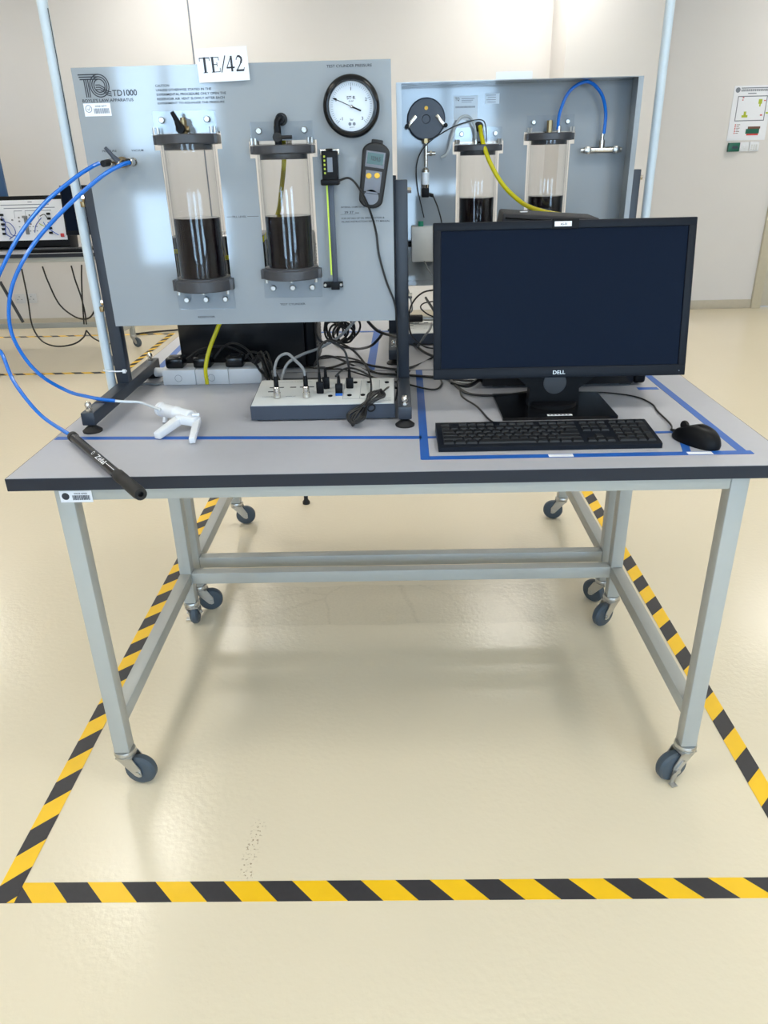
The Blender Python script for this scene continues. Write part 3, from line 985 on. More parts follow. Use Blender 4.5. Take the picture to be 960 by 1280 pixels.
s = MB().box(-0.3165, -0.2600, -0.0007, -0.0001, 0.630, 0.6540).out('asset_sticker', 'laminated', APP, label='white barcode sticker below the panel lettering')
mb = barcode(MB(), -0.296, -0.264, 0.635, 0.6445, -0.0007)
for r0 in (0.0065,):
    for k in range(16):
        a = 2 * PI * k / 16
        mb.ribbon([(-0.3065 + r0 * math.cos(a), 0.6440 + r0 * math.sin(a)), (-0.3065 + r0 * math.cos(a + .4), 0.6440 + r0 * math.sin(a + .4))], 0.0012, -0.0007)
mb.ribbon([(-0.309, 0.644), (-0.3065, 0.641), (-0.303, 0.647)], .001, -0.0007)
mb.out('barcode', 'greyprint', s)
L_('00038 40977', -0.292, -0.268, 0.6470, 0.6500, -0.0007, s)

APP2 = copy_tree(APP, (1.091, 1.088, AZ), PI, 'blue-grey panel apparatus turned round behind the monitor, showing the inside of its tray')

# ------------------------------------------------------------------ card TE/42
cardM = Matrix.Translation((0.404, 0.4640, 1.5265)) @ Matrix.Rotation(math.radians(-1.5), 4, 'Y')
t = thing('name_card', 'white card reading TE/42 stuck on the top edge of the front panel', 'sign', (0.404, 0.464, 1.5265))
b_ = MB(); b_.xf = cardM
b_.box(-0.0525, 0.0525, -0.0008, 0.0008, -0.030, 0.030)
b_.out('card', 'laminated', t)
g_ = MB(); g_.xf = cardM
gy = -0.0009
WK = 1.3


def stroke(a, b, w):
    g_.ribbon([a, b], w * WK, gy, .0003)


Hh, B = 0.014, -0.0125
xT = -0.047   # T
stroke((xT, Hh - .0008), (xT + .021, Hh - .0008), .0014)
stroke((xT + .0006, Hh), (xT + .0003, Hh - .006), .001); stroke((xT + .0204, Hh), (xT + .0207, Hh - .006), .001)
stroke((xT + .0105, Hh), (xT + .0105, B), .0036); stroke((xT + .006, B), (xT + .015, B), .001)
xE = -0.024   # E
stroke((xE + .004, Hh), (xE + .004, B), .0034)
stroke((xE, Hh - .0005), (xE + .0165, Hh - .0005), .001); stroke((xE, B + .0003), (xE + .0175, B + .0003), .001)
stroke((xE + .004, .001), (xE + .0125, .001), .001); stroke((xE + .0125, .0045), (xE + .0125, -.0025), .001)
stroke((xE + .0163, Hh), (xE + .0168, Hh - .006), .001); stroke((xE + .0172, B), (xE + .0182, B + .007), .001)
stroke((-.0035, B - .001), (.0065, Hh + .0015), .0016)   # slash
x4 = 0.0075   # 4
stroke((x4 + .011, Hh), (x4 + .011, B), .0030); stroke((x4 + .0005, -.006), (x4 + .0162, -.006), .0022); stroke((x4 + .0005, -.006), (x4 + .011, Hh), .0012)
x2 = 0.0275   # 2
c2 = [(x2 + .001 + .0001, Hh - .007), (x2 + .002, Hh - .0035), (x2 + .0045, Hh - .0008), (x2 + .008, Hh - .0008), (x2 + .0112, Hh - .0035), (x2 + .0118, Hh - .0075), (x2 + .010, Hh - .0125), (x2 + .006, Hh - .0185), (x2 + .001, B + .0012)]
for i in range(len(c2) - 1):
    stroke(c2[i], c2[i + 1], 0.0012 if i < 2 else (0.0028 if i < 6 else .0016))
stroke((x2, B + .0008), (x2 + .0145, B + .0008), .0028); stroke((x2 + .0148, B), (x2 + .0162, B + .0055), .001)
g_.out('lettering', 'ink', t)

solo(MB().box(1.040, 1.140, 1.0885, 1.0900, 1.4950, 1.5560), 'name_card', 'laminated', 'back of a pale card sticking up behind the top edge of the rear panel', 'sign', org=(1.09, 1.09, 1.52))
solo(MB().lathe([(0.016, 0.0003), (0.016, .010), (0.009, .020), (0.009, .04)], (0.349, 1.64, 0), (0, 0, 1), 16), 'floor_stop', 'rubberb', 'small black round stop on the floor behind the rear bench', 'stop', org=(0.349, 1.64, 0))

# ------------------------------------------------------------------ handheld digital thermometer on the panel
thM = Matrix.Translation((0.7065, 0.4695, 1.3095)) @ Matrix.Rotation(math.radians(8.5), 4, 'Y') @ Matrix.Diagonal((1.1, 1, 1.04, 1))
t = thing('digital_thermometer', 'black handheld digital thermometer with yellow buttons hung right of the ruler scale', 'meter', (0.7065, 0.4695, 1.3095))
out = []
for sgn, zc, r0 in ((1, 0.046, 0.0265), (-1, -0.043, 0.0235)):
    for k in range(0, 13):
        a = math.radians(0 + 15 * k) if sgn > 0 else math.radians(180 + 15 * k)
        out.append((r0 * math.cos(a), zc + r0 * .72 * math.sin(a)))
b_ = MB(); b_.xf = thM
bb = bmesh.new()
vs = [bb.verts.new((x, -0.026, z)) for x, z in out]
fc = bb.faces.new(vs)
r = bmesh.ops.extrude_face_region(bb, geom=[fc])
bmesh.ops.translate(bb, vec=(0, 0.0255, 0), verts=[e for e in r['geom'] if isinstance(e, bmesh.types.BMVert)])
bmesh.ops.bevel(bb, geom=[e for e in bb.edges if abs(e.verts[0].co.y + .026) < 1e-5 and abs(e.verts[1].co.y + .026) < 1e-5], offset=.005, segments=3, profile=.5, affect='EDGES')
b_._merge(bb)
b_.box(-0.011, 0.011, -0.020, -0.004, 0.062, 0.070, .002)
b_.out('case', 'rubberb', t)
b_ = MB(); b_.xf = thM
b_.box(-0.0155, 0.0155, -0.0268, -0.0255, -0.028, 0.012, .0005)
b_.lathe([(0.0145, 0.0255), (0.0145, 0.0268)], (0, 0, -0.038), (0, -1, 0), 24)
b_.out('face_plate', 'thgrey', t)
b_ = MB(); b_.xf = thM
b_.box(-0.0185, 0.0185, -0.0268, -0.0255, 0.018, 0.048, .0005)
b_.out('display_bezel', 'thgrey', t)
b_ = MB(); b_.xf = thM
b_.box(-0.0155, 0.0155, -0.0272, -0.0266, 0.024, 0.045)
b_.out('display', 'lcd', t)
b_ = MB(); b_.xf = thM
b_.ribbon([(-.0155, -.031), (.0155, -.031)], .0012, -0.0269)
b_.out('divider_line', 'ink', t)
for bx in (-.009, .007):
    b_ = MB(); b_.xf = thM
    b_.lathe([(0.0055, 0), (0.0055, 0.002), (0.0045, 0.003)], (bx, -0.0266, 0.003 + bx * .15), (0, -1, 0), 18)
    b_.out('button', 'btn', t, label='yellow button')
lettering('1234.5', -0.008, 0.010, 0.031, 0.039, -0.0272, t, m='ink', xf=thM)

# ------------------------------------------------------------------ hoses
def hose(pts, r, m, label, name='hose', cat='hose', seg=10, sub=8, group=None):
    return solo(MB().tube(pts, r, seg, sub), name, m, label, cat, group, org=(0, 0, 0))


hose([(0.1318, 0.4200, 1.3503), (0.1154, 0.4050, 1.3417), (0.0798, 0.3900, 1.3199), (0.0115, 0.3750, 1.2713), (-0.0631, 0.3600, 1.1919), (-0.155, 0.345, 1.05), (-0.150, 0.33, 0.985), (-0.1144, 0.3100, 0.9828), (-0.0901, 0.2900, 0.9199), (-0.0358, 0.2620, 0.8546), (0.0496, 0.2014, 0.8260)], 0.0042, 'bluehose',
     'blue hose looping beyond the left picture edge to the black hand pump')
hose([(0.1962, 0.4200, 1.3503), (0.1815, 0.4000, 1.3447), (0.1410, 0.3850, 1.3232), (0.0615, 0.3650, 1.2645), (-0.0151, 0.3500, 1.1950), (-0.0744, 0.3450, 1.1154), (-0.0986, 0.3450, 1.0360), (-0.0908, 0.3500, 0.9729), (-0.0610, 0.3600, 0.9149), (-0.0243, 0.3964, 0.8680), (0.0273, 0.3636, 0.8650), (0.0720, 0.3417, 0.8630), (0.1037, 0.3436, 0.8580)], 0.0042, 'bluehose',
     'blue hose from the right valve coupling curving down to the white vacuum pump')
hose([(0.0999, 0.3439, 0.8580), (0.1214, 0.3494, 0.8540), (0.1564, 0.3539, 0.8500), (0.1951, 0.3273, 0.8460), (0.2152, 0.3080, 0.8460)], 0.0032, 'hosec', 'short clear hose between the blue hose and the white vacuum pump')
hose([(0.5128, 0.5100, 1.4133), (0.5073, 0.5250, 1.3476), (0.4952, 0.5400, 1.2904), (0.4799, 0.5500, 1.2343), (0.4427, 0.5550, 1.1822), (0.3936, 0.5600, 1.1542), (0.3500, 0.5600, 1.1407), (0.2845, 0.5600, 1.1385), (0.2263, 0.5650, 1.1574), (0.1732, 0.5800, 1.1276), (0.1777, 0.6000, 1.0643), (0.2570, 0.6100, 1.0161), (0.3048, 0.6200, 0.9934), (0.2931, 0.6200, 0.9634), (0.2672, 0.6150, 0.9117), (0.2523, 0.6080, 0.8635), (0.2507, 0.6100, 0.8203)], 0.0052, 'yellowhose',
     'yellow hose hanging from behind the front panel down over the white power strip')
hose([(0.9971, 1.0700, 1.4221), (1.0018, 1.0400, 1.3869), (1.0205, 1.0100, 1.3315), (1.0548, 0.9800, 1.2740), (1.0956, 0.9400, 1.2335), (1.1241, 0.8800, 1.2155), (1.1634, 0.8000, 1.2053), (1.2028, 0.7400, 1.2023), (1.2299, 0.7000, 1.2024)], 0.0062, 'yellowhose',
     'yellow hose from the rear panel drooping over the computer tower behind the monitor')
hose([(1.2142, 1.0580, 1.4085), (1.2160, 1.0500, 1.4517), (1.2374, 1.0450, 1.5013), (1.2823, 1.0400, 1.5227), (1.3231, 1.0450, 1.4954), (1.3436, 1.0550, 1.4489), (1.3459, 1.0600, 1.3954)], 0.0045, 'bluehose',
     'blue hose arching on the back of the rear panel between cylinder and manifold')
hose([(0.8875, 1.0380, 1.3449), (0.9049, 1.0300, 1.3587), (0.9198, 1.0300, 1.4086), (0.9370, 1.0300, 1.4417), (0.9617, 1.0350, 1.4453), (0.9788, 1.0450, 1.4216), (0.9858, 1.0580, 1.3816)], 0.0038, 'greyhose',
     'pale grey hose arching from the gauge pipework to the shorter rear cylinder')


# ------------------------------------------------------------------ cables
def cable(pts, r, label, m='cable', sub=7, group=None, seg=6):
    return solo(MB().tube(pts, r, seg, sub), 'cable', m, label, 'cable', group, org=(0, 0, 0))


cable([(0.8384, 1.0600, 1.1860), (0.8195, 1.0500, 1.2670), (0.8169, 1.0300, 1.3301), (0.8410, 1.0100, 1.3761), (0.9028, 1.0100, 1.4143), (0.9584, 1.0200, 1.4329), (0.9968, 1.0300, 1.4364), (1.0107, 1.0500, 1.4210), (1.0155, 1.0600, 1.3809)], 0.0016, 'thin black cable from the green gland past the gauge to the rear cylinder cap')
cable([(0.8631, 1.0400, 1.2472), (0.8791, 1.0300, 1.2087), (0.8912, 1.0300, 1.1583), (0.8993, 1.0300, 1.0572)], 0.002, 'black cable hanging from the pressure sensor on the back of the rear panel')
cable([(0.8332, 1.0500, 1.0747), (0.8516, 1.0300, 1.0399), (0.8718, 1.0000, 1.0113), (0.8972, 0.9800, 0.9676), (0.9063, 0.9439, 0.8130)], 0.0018, 'thin grey cable from the junction box down behind the monitor', 'greycable')
cable([(0.6320, 0.4350, 1.3046), (0.6564, 0.4300, 1.3088), (0.6776, 0.4320, 1.2864), (0.6964, 0.4460, 1.2454), (0.7087, 0.4640, 1.1978), (0.7145, 0.4650, 1.1467), (0.7295, 0.4650, 1.0906), (0.7470, 0.4650, 1.0437), (0.7519, 0.4700, 1.0025), (0.7527, 0.4850, 0.9236), (0.7514, 0.4700, 0.8489), (0.7450, 0.3600, 0.8419), (0.7286, 0.3500, 0.8452)], 0.0024,
      'black cable from the digital scale down along the right upright to the interface box')

# ------------------------------------------------------------------ interface box at the front
def interface_box(label, loc, rz=0.0):
    t = thing('interface_box', label, 'instrument', (0, 0, 0), 'interface boxes on the benches')
    # local: x 0..0.327, y 0..0.165, z 0..0.045
    mb = MB()
    mb.prism([(0, 0.004), (0.165, 0.004), (0.165, 0.050), (0, 0.036)], 0, 0.327, 'yz')
    c = mb.out('chassis', 'dusk', t)
    for sx in (0.015, 0.312):
        for sy in (0.015, 0.15):
            MB().cyl((sx, sy, 0.0), (sx, sy, 0.004), 0.006, seg=10).out('rubber_foot', 'rubberb', c)
    sl = math.atan2(0.014, 0.165)
    X = Matrix.Translation((0, 0, 0.036)) @ Matrix.Rotation(sl, 4, 'X')
    mb = MB(); mb.xf = X
    mb.box(0.002, 0.325, 0.001, 0.164, 0.0002, 0.0022, .0006)
    pt = mb.out('top_plate', 'ifgrey', t)
    mb = MB(); mb.xf = X
    for (sx, sy) in ((0.036, .112), (0.056, .112), (0.085, .112), (0.108, .112), (0.128, .112), (.036, .085)):
        mb.box(sx - .007, sx + .007, sy - .002, sy + .002, .0022, .003)
    mb.out('slot_marks', 'ink', pt)
    for (sx, sy) in ((0.178, .05), (0.222, .052), (0.253, .052), (0.300, .052), (0.232, .135), (0.265, .135), (0.308, .132), (0.163, .1)):
        mb = MB(); mb.xf = X
        mb.lathe([(0.0052, .0022), (0.0055, .004), (0.0035, .0048)], (sx, sy, 0), (0, 0, 1), 14)
        mb.out('socket', 'blackp', pt)
    mb = MB(); mb.xf = X
    for a in (0.207, 0.246, 0.290):
        mb.box(a, a + .0008, 0.03, 0.150, .0022, .0025)
    mb.box(0.207, 0.318, 0.03, 0.0308, .0022, .0025)
    mb.out('print_lines', 'greyprint', pt)
    for s_, xa, xb, ya in (('VERSATILE DATA ACQUISITION', .045, .125, .145), ('CHANNEL 1', .02, .05, .05), ('INPUT', .075, .098, .05), ('POWER', .30, .318, .015)):
        lettering(s_, xa, xb, ya, ya + .005, 0.0022, pt, m='greyprint', plane='flat', xf=X)
    t.location = loc
    t.rotation_euler = (0, 0, rz)
    return t, X


IB, IBX = interface_box('slate and white interface box with cables plugged in, below the front panel', (0.4175, 0.316, AZ))
IB2 = copy_tree(IB, (0.764, 1.055, AZ), 0.0, 'second interface box standing at the back of the rear bench, left of the monitor')
IB2['group'] = 'interface boxes on the benches'


def ibp(x, y, z):
    v = IBX @ Vector((x, y, z))
    return (v.x + 0.4175, v.y + 0.316, v.z + AZ)


# silver round connectors with grey cables
for k, (sx, ca, gp) in enumerate(((0.056, 'left silver connector plug on the interface box, with a grey cable', 0), (0.1235, 'right silver connector plug on the interface box, with a grey cable', 0))):
    t = thing('connector_plug', ca, 'plug', ibp(sx, .045, .003), 'silver connector plugs')
    q = Vector(ibp(sx, .045, .003))
    MB().lathe([(0.0085, 0), (0.0085, .012), (0.0075, .013), (0.0075, .024), (0.006, .026)], q, (0, 0, 1), 18).out('shell', 'chrome', t)
    MB().lathe([(0.0055, .025), (0.0055, .040), (0.0035, .058)], q, (0, 0, 1), 12).out('strain_relief', 'blackp', t)
a = Vector(ibp(0.056, .045, .055)); b = Vector(ibp(0.1235, .045, .055))
cable([tuple(a), (a.x + .001, a.y, a.z + .02), (a.x + .010, a.y + .01, a.z + .040), (a.x + .03, a.y + .01, a.z + .048), (b.x - .02, b.y, b.z + .036), (b.x - .003, b.y, b.z + .016), tuple(b)], 0.0034, 'grey cable arching between the two silver connector plugs', 'greycable')
cable([(0.4689, 0.4690, 0.8550), (0.4677, 0.5000, 0.8666), (0.4826, 0.5100, 0.8957), (0.5171, 0.5300, 0.9120), (0.5627, 0.5600, 0.9221), (0.6072, 0.6000, 0.9406), (0.6373, 0.6300, 0.9642), (0.6621, 0.6500, 0.9903)], 0.0036, 'grey cable rising from behind the interface box to the upper right', 'greycable')


def plug(base, label, h=0.045, r=0.0065, name='plug', m='blackp'):
    t = thing(name, label, 'plug', base, 'black cable plugs')
    q = Vector(base)
    MB().box(q.x - .0085, q.x + .0085, q.y - .005, q.y + .005, q.z, q.z + h * .55, .002).out('plug_body', m, t)
    MB().cyl((q.x, q.y, q.z + h * .5), (q.x, q.y, q.z + h), 0.0045, 0.0028, seg=10).out('strain_relief', m, t)
    return Vector((q.x, q.y, q.z + h))


p1 = plug(ibp(0.1535, .068, .003), 'black plug standing right of the silver connectors', 0.05)
p1b = plug(ibp(0.165, .098, .003), 'black plug standing behind the first black plug', 0.05)
p2 = plug(ibp(0.221, .098, .003), 'black plug at the middle of the interface box, rear row', 0.045)
p3 = plug(ibp(0.198, .060, .003), 'black plug with blue tip at the middle of the interface box', 0.045)
MB().box(ibp(0.190, 0, 0)[0], ibp(.206, 0, 0)[0], ibp(0, .05, 0)[1], ibp(0, .056, 0)[1], ibp(0, .05, .0025)[2], ibp(0, .05, .0075)[2]).out('blue_tip', 'bluetape', bpy.data.objects[[o.name for o in bpy.data.objects if o.get('label', '').startswith('black plug with blue tip')][0]], org=ibp(0.198, .060, .003))
cable([tuple(p1), (p1.x - .001, p1.y, p1.z + .04), (p1.x + .010, p1.y + .01, p1.z + .062), (p1.x + .028, p1.y + .02, p1.z + .066), (p2.x - .01, p2.y - .0, p2.z + .045), (p2.x - .002, p2.y, p2.z + .015), tuple(p2)], 0.0026, 'black cable arching between two black plugs on the interface box')
cable([tuple(p1b), (0.5571, 0.4200, 0.9090), (0.5713, 0.4600, 0.9217), (0.6007, 0.5200, 0.9047), (0.6223, 0.8077, 0.8140), (0.6930, 0.7132, 0.8140), (0.7588, 0.6912, 0.8140), (0.8546, 0.6515, 0.8160), (0.9175, 0.6397, 0.8200)], 0.0028, 'black cable from the rear plug across the bench behind the right foot')
cable([tuple(p3), (0.6115, 0.3600, 0.9010), (0.6308, 0.3800, 0.9120), (0.6570, 0.4400, 0.8942), (0.6942, 0.6550, 0.8140), (0.7580, 0.6105, 0.8140), (0.8384, 0.5369, 0.8140), (0.8657, 0.5871, 0.8140), (0.8635, 0.6589, 0.8160)], 0.0024, 'black cable from the blue-tipped plug curving to the left of the monitor')
cable([(0.5551, 0.6000, 0.9214), (0.5880, 0.5800, 0.9352), (0.6398, 0.5400, 0.9191), (0.6765, 0.4800, 0.8913), (0.6895, 0.4000, 0.8696), (0.6862, 0.3600, 0.8469), (0.6763, 0.2794, 0.8530)], 0.0026, 'black cable arching down onto the right half of the interface box')

# coiled cable hanging over the front of the interface box
mb = MB()
for k, (wd, of) in enumerate(((0.011, 0), (0.018, .003), (0.006, -.003), (0.022, .002))):
    c0 = Vector((0.7126, 0.3454, 0.8620)); c1 = Vector((0.6508, 0.2647, 0.8160))
    d_ = (c1 - c0)
    side = Vector((d_.y, -d_.x, 0)).normalized()
    mid = c0.lerp(c1, .5) + Vector((0, 0, .006 + .003 * k))
    mb.tube([tuple(c0 + Vector((0, 0, .003 * k))), tuple(c0.lerp(c1, .15) + side * wd + Vector((0, 0, .007))), tuple(mid + side * .004), tuple(c0.lerp(c1, .85) + side * wd * 1.2 + Vector((0, -.004, .008 + of))), tuple(c1 + Vector((0, -.006, of + .003))),
             tuple(c0.lerp(c1, .85) - side * wd + Vector((0, -.004, .010))), tuple(mid - side * .004), tuple(c0.lerp(c1, .15) - side * wd + Vector((0, 0, .008))), tuple(c0 + Vector((0, 0, .003 * k + .001)))], 0.0027, 6, 6)
m_ = Vector((0.6938, 0.2281, 0.8650))
coil = solo(mb, 'coiled_cable', 'cable', 'black cable bundled in a loop hanging over the right front of the interface box', 'cable')
MB().tube([(m_.x + .008 * math.cos(a_), m_.y + .004 * math.cos(a_), m_.z + .007 * math.sin(a_)) for a_ in [k * PI / 6 for k in range(13)]], 0.0018, 6, 2).out('tie', 'blackp', coil)
cable([(0.7163, 0.3477, 0.8650), (0.7303, 0.4200, 0.8555), (0.7512, 0.4662, 0.8400), (0.6955, 0.6026, 0.8260), (0.6027, 0.7512, 0.8150), (0.5463, 0.7558, 0.8150)], 0.0023, 'black cable tail running back from the bundled loop')

# the tangle behind the interface box and around the right upright
P = 0.815
cable([(0.3753, 0.7696, 0.8150), (0.4625, 0.7985, 0.8150), (0.5562, 0.7728, 0.8150), (0.6207, 0.8412, 0.8150), (0.6917, 0.7797, 0.8150), (0.7705, 0.7465, 0.8150), (0.8544, 0.8695, 0.8150), (0.8584, 0.6200, 0.9208), (0.8551, 0.6800, 0.9704), (0.8307, 0.7500, 1.0064)], 0.0033, 'thick black cable sweeping from the power strip to the left edge of the monitor')
cable([(0.3817, 0.8808, 0.8150), (0.4606, 0.8548, 0.8150), (0.5330, 0.8875, 0.8150), (0.5819, 0.9031, 0.8150), (0.6487, 0.8389, 0.8150), (0.6931, 0.7094, 0.8150), (0.8016, 0.6675, 0.8150), (0.9463, 0.6083, 0.8150), (1.0518, 0.6160, 0.8150)], 0.0028, 'black cable lying straight across the bench below the monitor')
cable([(0.6796, 0.6000, 0.9752), (0.6977, 0.6600, 0.9425), (0.7177, 0.7000, 0.9234), (0.7430, 0.7800, 0.8995), (0.7931, 1.0798, 0.8220), (0.8329, 0.9206, 0.8200), (0.8964, 0.7977, 0.8200)], 0.0040, 'thick black cable from under the panel passing behind the right upright')
cable([(0.7131, 0.7200, 0.9193), (0.6992, 0.7400, 0.8980), (0.6754, 0.7800, 0.8719), (0.6254, 0.9989, 0.8160), (0.5727, 1.0479, 0.8160), (0.5377, 1.1442, 0.8160), (0.5818, 0.8000, 0.9098), (0.5979, 0.7800, 0.9377)], 0.0038, 'thick black cable drooping in a curve left of the right upright')
cable([(0.8633, 0.8000, 1.0189), (0.8240, 0.8000, 1.0112), (0.7953, 0.8000, 0.9819), (0.7862, 0.8100, 0.9367), (0.7955, 0.8400, 0.8856), (0.8357, 0.9945, 0.8200), (0.8708, 0.9589, 0.8200)], 0.0024, 'thin black cable looping in front of the rear interface box')
cable([(0.8668, 0.8600, 0.9789), (0.8306, 0.8600, 0.9731), (0.8215, 0.8600, 0.9600), (0.8420, 0.8600, 0.9416), (0.8717, 0.8600, 0.9298)], 0.0020, 'small black cable loop right of the thin one, by the rear interface box')
cable([(0.7827, 0.9500, 1.0114), (0.7941, 0.9500, 0.9747), (0.7988, 0.9600, 0.9359), (0.7823, 0.9800, 0.9208)], 0.0022, 'grey cable hanging beside the right upright below the rear panel', 'greycable')
cable([(0.8603, 1.0000, 0.8891), (0.8508, 0.9500, 0.8801), (0.8353, 0.9200, 0.8678), (0.8160, 0.9942, 0.8180)], 0.0036, 'short grey cable coming off the right end of the rear interface box', 'greycable')
cable([(0.8701, 0.8161, 0.8160), (0.8869, 0.6571, 0.8160), (0.9062, 0.5505, 0.8150), (0.9091, 0.4652, 0.8150), (0.9364, 0.3882, 0.8140), (0.9532, 0.2915, 0.8140), (0.9677, 0.2518, 0.8140)], 0.0022, 'thin black keyboard cable snaking forward from behind the monitor')
cable([(0.8734, 0.7178, 0.8180), (0.9007, 0.5587, 0.8170), (0.9340, 0.4807, 0.8160), (1.0109, 0.4684, 0.8160), (1.0731, 0.4918, 0.8160)], 0.0036, 'thick black cable curving under the monitor to its foot')
cable([(0.8919, 0.5788, 0.8200), (0.9293, 0.5387, 0.8220), (0.9658, 0.5968, 0.8220), (0.9951, 0.6337, 0.8200)], 0.006, 'thick black cable bend below the lower left corner of the monitor')
mb = MB()
for k in range(9):
    rr = random.Random(k)
    c0 = Vector((0.6007, 0.7000, 0.9365))
    R0 = 0.020 + rr.random() * .022
    ph = rr.random() * 6
    dx, dy = rr.uniform(-.025, .03), rr.uniform(-.03, .04)
    mb.tube([(c0.x + dx + R0 * math.cos(ph + a_), c0.y + dy + .015 * math.sin(a_ * 2 + k), c0.z - .032 + R0 + R0 * math.sin(ph + a_)) for a_ in [j * PI / 5 for j in range(9)]], 0.0030, 6, 3)
solo(mb, 'cable_tangle', 'cable', 'tangle of looped black cables behind the front panel beside the computer tower', 'cable', kind='stuff')
mb = MB()
for k in range(7):
    rr = random.Random(k + 40)
    x0_ = 0.385 + rr.uniform(0, .03)
    mb.tube([(x0_ - .02, .655 + rr.uniform(-.01, .01), .87 + rr.uniform(-.01, .012)), (x0_, .63, .885 + rr.uniform(-.01, .015)), (x0_ + .02, .60 + rr.uniform(-.02, .02), .865 + rr.uniform(-.02, .01)), (x0_ + .03 + rr.uniform(-.01, .02), .57, .828), (x0_ + .05, .55 + rr.uniform(-.02, .02), .816)], 0.0030, 6, 5)
solo(mb, 'cable_bunch', 'cable', 'bunch of black mains cables spilling off the right end of the power strip', 'cable', kind='stuff')
# power adapter lying behind the interface box
t = thing('power_adapter', 'black mains adapter brick lying behind the interface box', 'adapter', (0.50, 0.56, 0.8105))
MB().box(0.455, 0.56, 0.525, 0.575, 0.8105, 0.842, .004).out('case', 'blackp', t)
MB().box(0.47, 0.53, 0.535, 0.565, 0.842, 0.8425).out('rating_label', 'conc', t)

# ------------------------------------------------------------------ power strip and its plugs
t = thing('power_strip', 'white three-gang power strip standing behind the left foot, with black plugs', 'power strip', (0.26, 0.66, AZ))
for k in range(3):
    xa = 0.126 + k * 0.0885
    MB().box(xa, xa + .0875, 0.640, 0.715, 0.8105, 0.851, .002).out('socket_module', 'strip', t)
for k in range(2):
    xa = 0.126 + k * 0.0885 + .042
    mb = MB()
    for j in range(20):
        a_ = 2 * PI * j / 20
        mb.ribbon([(xa + .009 * math.cos(a_), .829 + .009 * math.sin(a_)), (xa + .009 * math.cos(a_ + .32), .829 + .009 * math.sin(a_ + .32))], .001, 0.6395)
    mb.out('moulded_ring', 'greyprint', t)
MB().tube([(0.126, 0.70, 0.832), (0.105, 0.705, 0.830), (0.088, 0.708, 0.830)], 0.0125, 14, 5).out('conduit', 'strip', t)
for k, xa in enumerate((0.158, 0.232, 0.318)):
    lb = ('leftmost of the three black mains plugs on the white power strip', 'middle of the three black mains plugs on the white power strip', 'rightmost of the three black mains plugs on the white power strip')[k]
    pt = thing('mains_plug', lb, 'plug', (xa, 0.675, 0.852), 'black mains plugs on the power strip')
    MB().box(xa - .024, xa + .024, 0.652, 0.700, 0.8515, 0.880, .006, 3).out('plug_body', 'blackg', pt)
    MB().box(xa - .014, xa + .012, 0.660, 0.690, 0.880, 0.8812, .0005).out('plug_label', 'blackp', pt)
for k, xa in enumerate((0.182, 0.256, 0.342)):
    zc = .868
    if k == 0:
        pts = [(xa, .69, zc), (xa + .04, .71, zc + .022), (xa + .10, .715, zc + .028), (xa + .15, .70, zc + .012), (xa + .20, .66, zc - .02), (.42, .60, .82)]
    elif k == 1:
        pts = [(xa, .69, zc), (xa + .03, .70, zc + .030), (xa + .06, .70, zc + .038), (xa + .10, .68, zc + .02), (.385, .64, .85), (.43, .585, .82)]
    else:
        pts = [(xa, .68, zc), (xa + .02, .68, zc + .018), (xa + .05, .66, zc + .012), (xa + .07, .62, zc - .02), (.44, .57, .82)]
    cable(pts, 0.0032, ('black cable from the leftmost mains plug', 'black cable from the middle mains plug', 'black cable from the rightmost mains plug')[k])
cable([(0.0511, 0.5244, 0.8150), (0.0545, 0.5972, 0.8150), (0.0726, 0.6423, 0.8150), (0.1122, 0.6393, 0.8150), (0.125, 0.665, 0.818)], 0.0035, 'grey cable running under the left foot bar to the power strip', 'greycable')


# ------------------------------------------------------------------ computer towers
def tower(label, x0, x1, y0, y1, z1, grille_right=True):
    t = thing('computer_tower', label, 'computer', ((x0 + x1) / 2, (y0 + y1) / 2, AZ), 'black computer towers')
    MB().box(x0, x1 - .03, y0, y1, AZ + .006, z1, .006).out('case', 'pc', t)
    f = MB().box(x1 - .03, x1, y0 + .002, y1 - .002, AZ + .006, z1 - .002, .008, 3).out('front_bezel', 'blackp', t)
    mb = MB()
    z = AZ + .04
    while z < z1 - .04:
        mb.box(x1 - .001, x1 + .002, y0 + .02, y1 - .02, z, z + .004)
        z += .009
    mb.out('grille', 'conc', f)
    for fx in (x0 + .03, x1 - .06):
        for fy in (y0 + .02, y1 - .04):
            MB().box(fx, fx + .03, fy, fy + .02, AZ + .0003, AZ + .006).out('rubber_foot', 'rubberb', t)
    return t


tower('black computer tower standing on the rear bench behind the front panel', 0.141, 0.525, 0.785, 0.96, 1.17)
tower('black computer tower standing directly behind the monitor', 0.965, 1.378, 0.545, 0.72, 1.192)
# zipped pouch on top of it
t = thing('zipped_pouch', 'black zipped fabric pouch lying on the tower behind the monitor', 'bag', (1.10, 0.62, 1.192))
bb = MB()
bb.mesh([(1.000, .56, 1.1925), (1.232, .555, 1.1925), (1.236, .68, 1.1925), (1.004, .69, 1.1925), (1.003, .565, 1.224), (1.228, .56, 1.2085), (1.230, .675, 1.2105), (1.010, .685, 1.2275)],
        [(0, 3, 2, 1), (4, 5, 6, 7), (0, 1, 5, 4), (1, 2, 6, 5), (2, 3, 7, 6), (3, 0, 4, 7)])
bmesh.ops.bevel(bb.bm, geom=bb.bm.edges[:], offset=.005, segments=3, profile=.5, affect='EDGES')
bb.out('pouch', 'fabric', t)
MB().tube([(1.008, .559, 1.214), (1.10, .557, 1.207), (1.225, .554, 1.201)], 0.0018, 6, 4).out('zip', 'blackg', t)
MB().box(1.050, 1.066, .60, .615, 1.2228, 1.2242, mtx=None).out('small_label', 'paper', t)

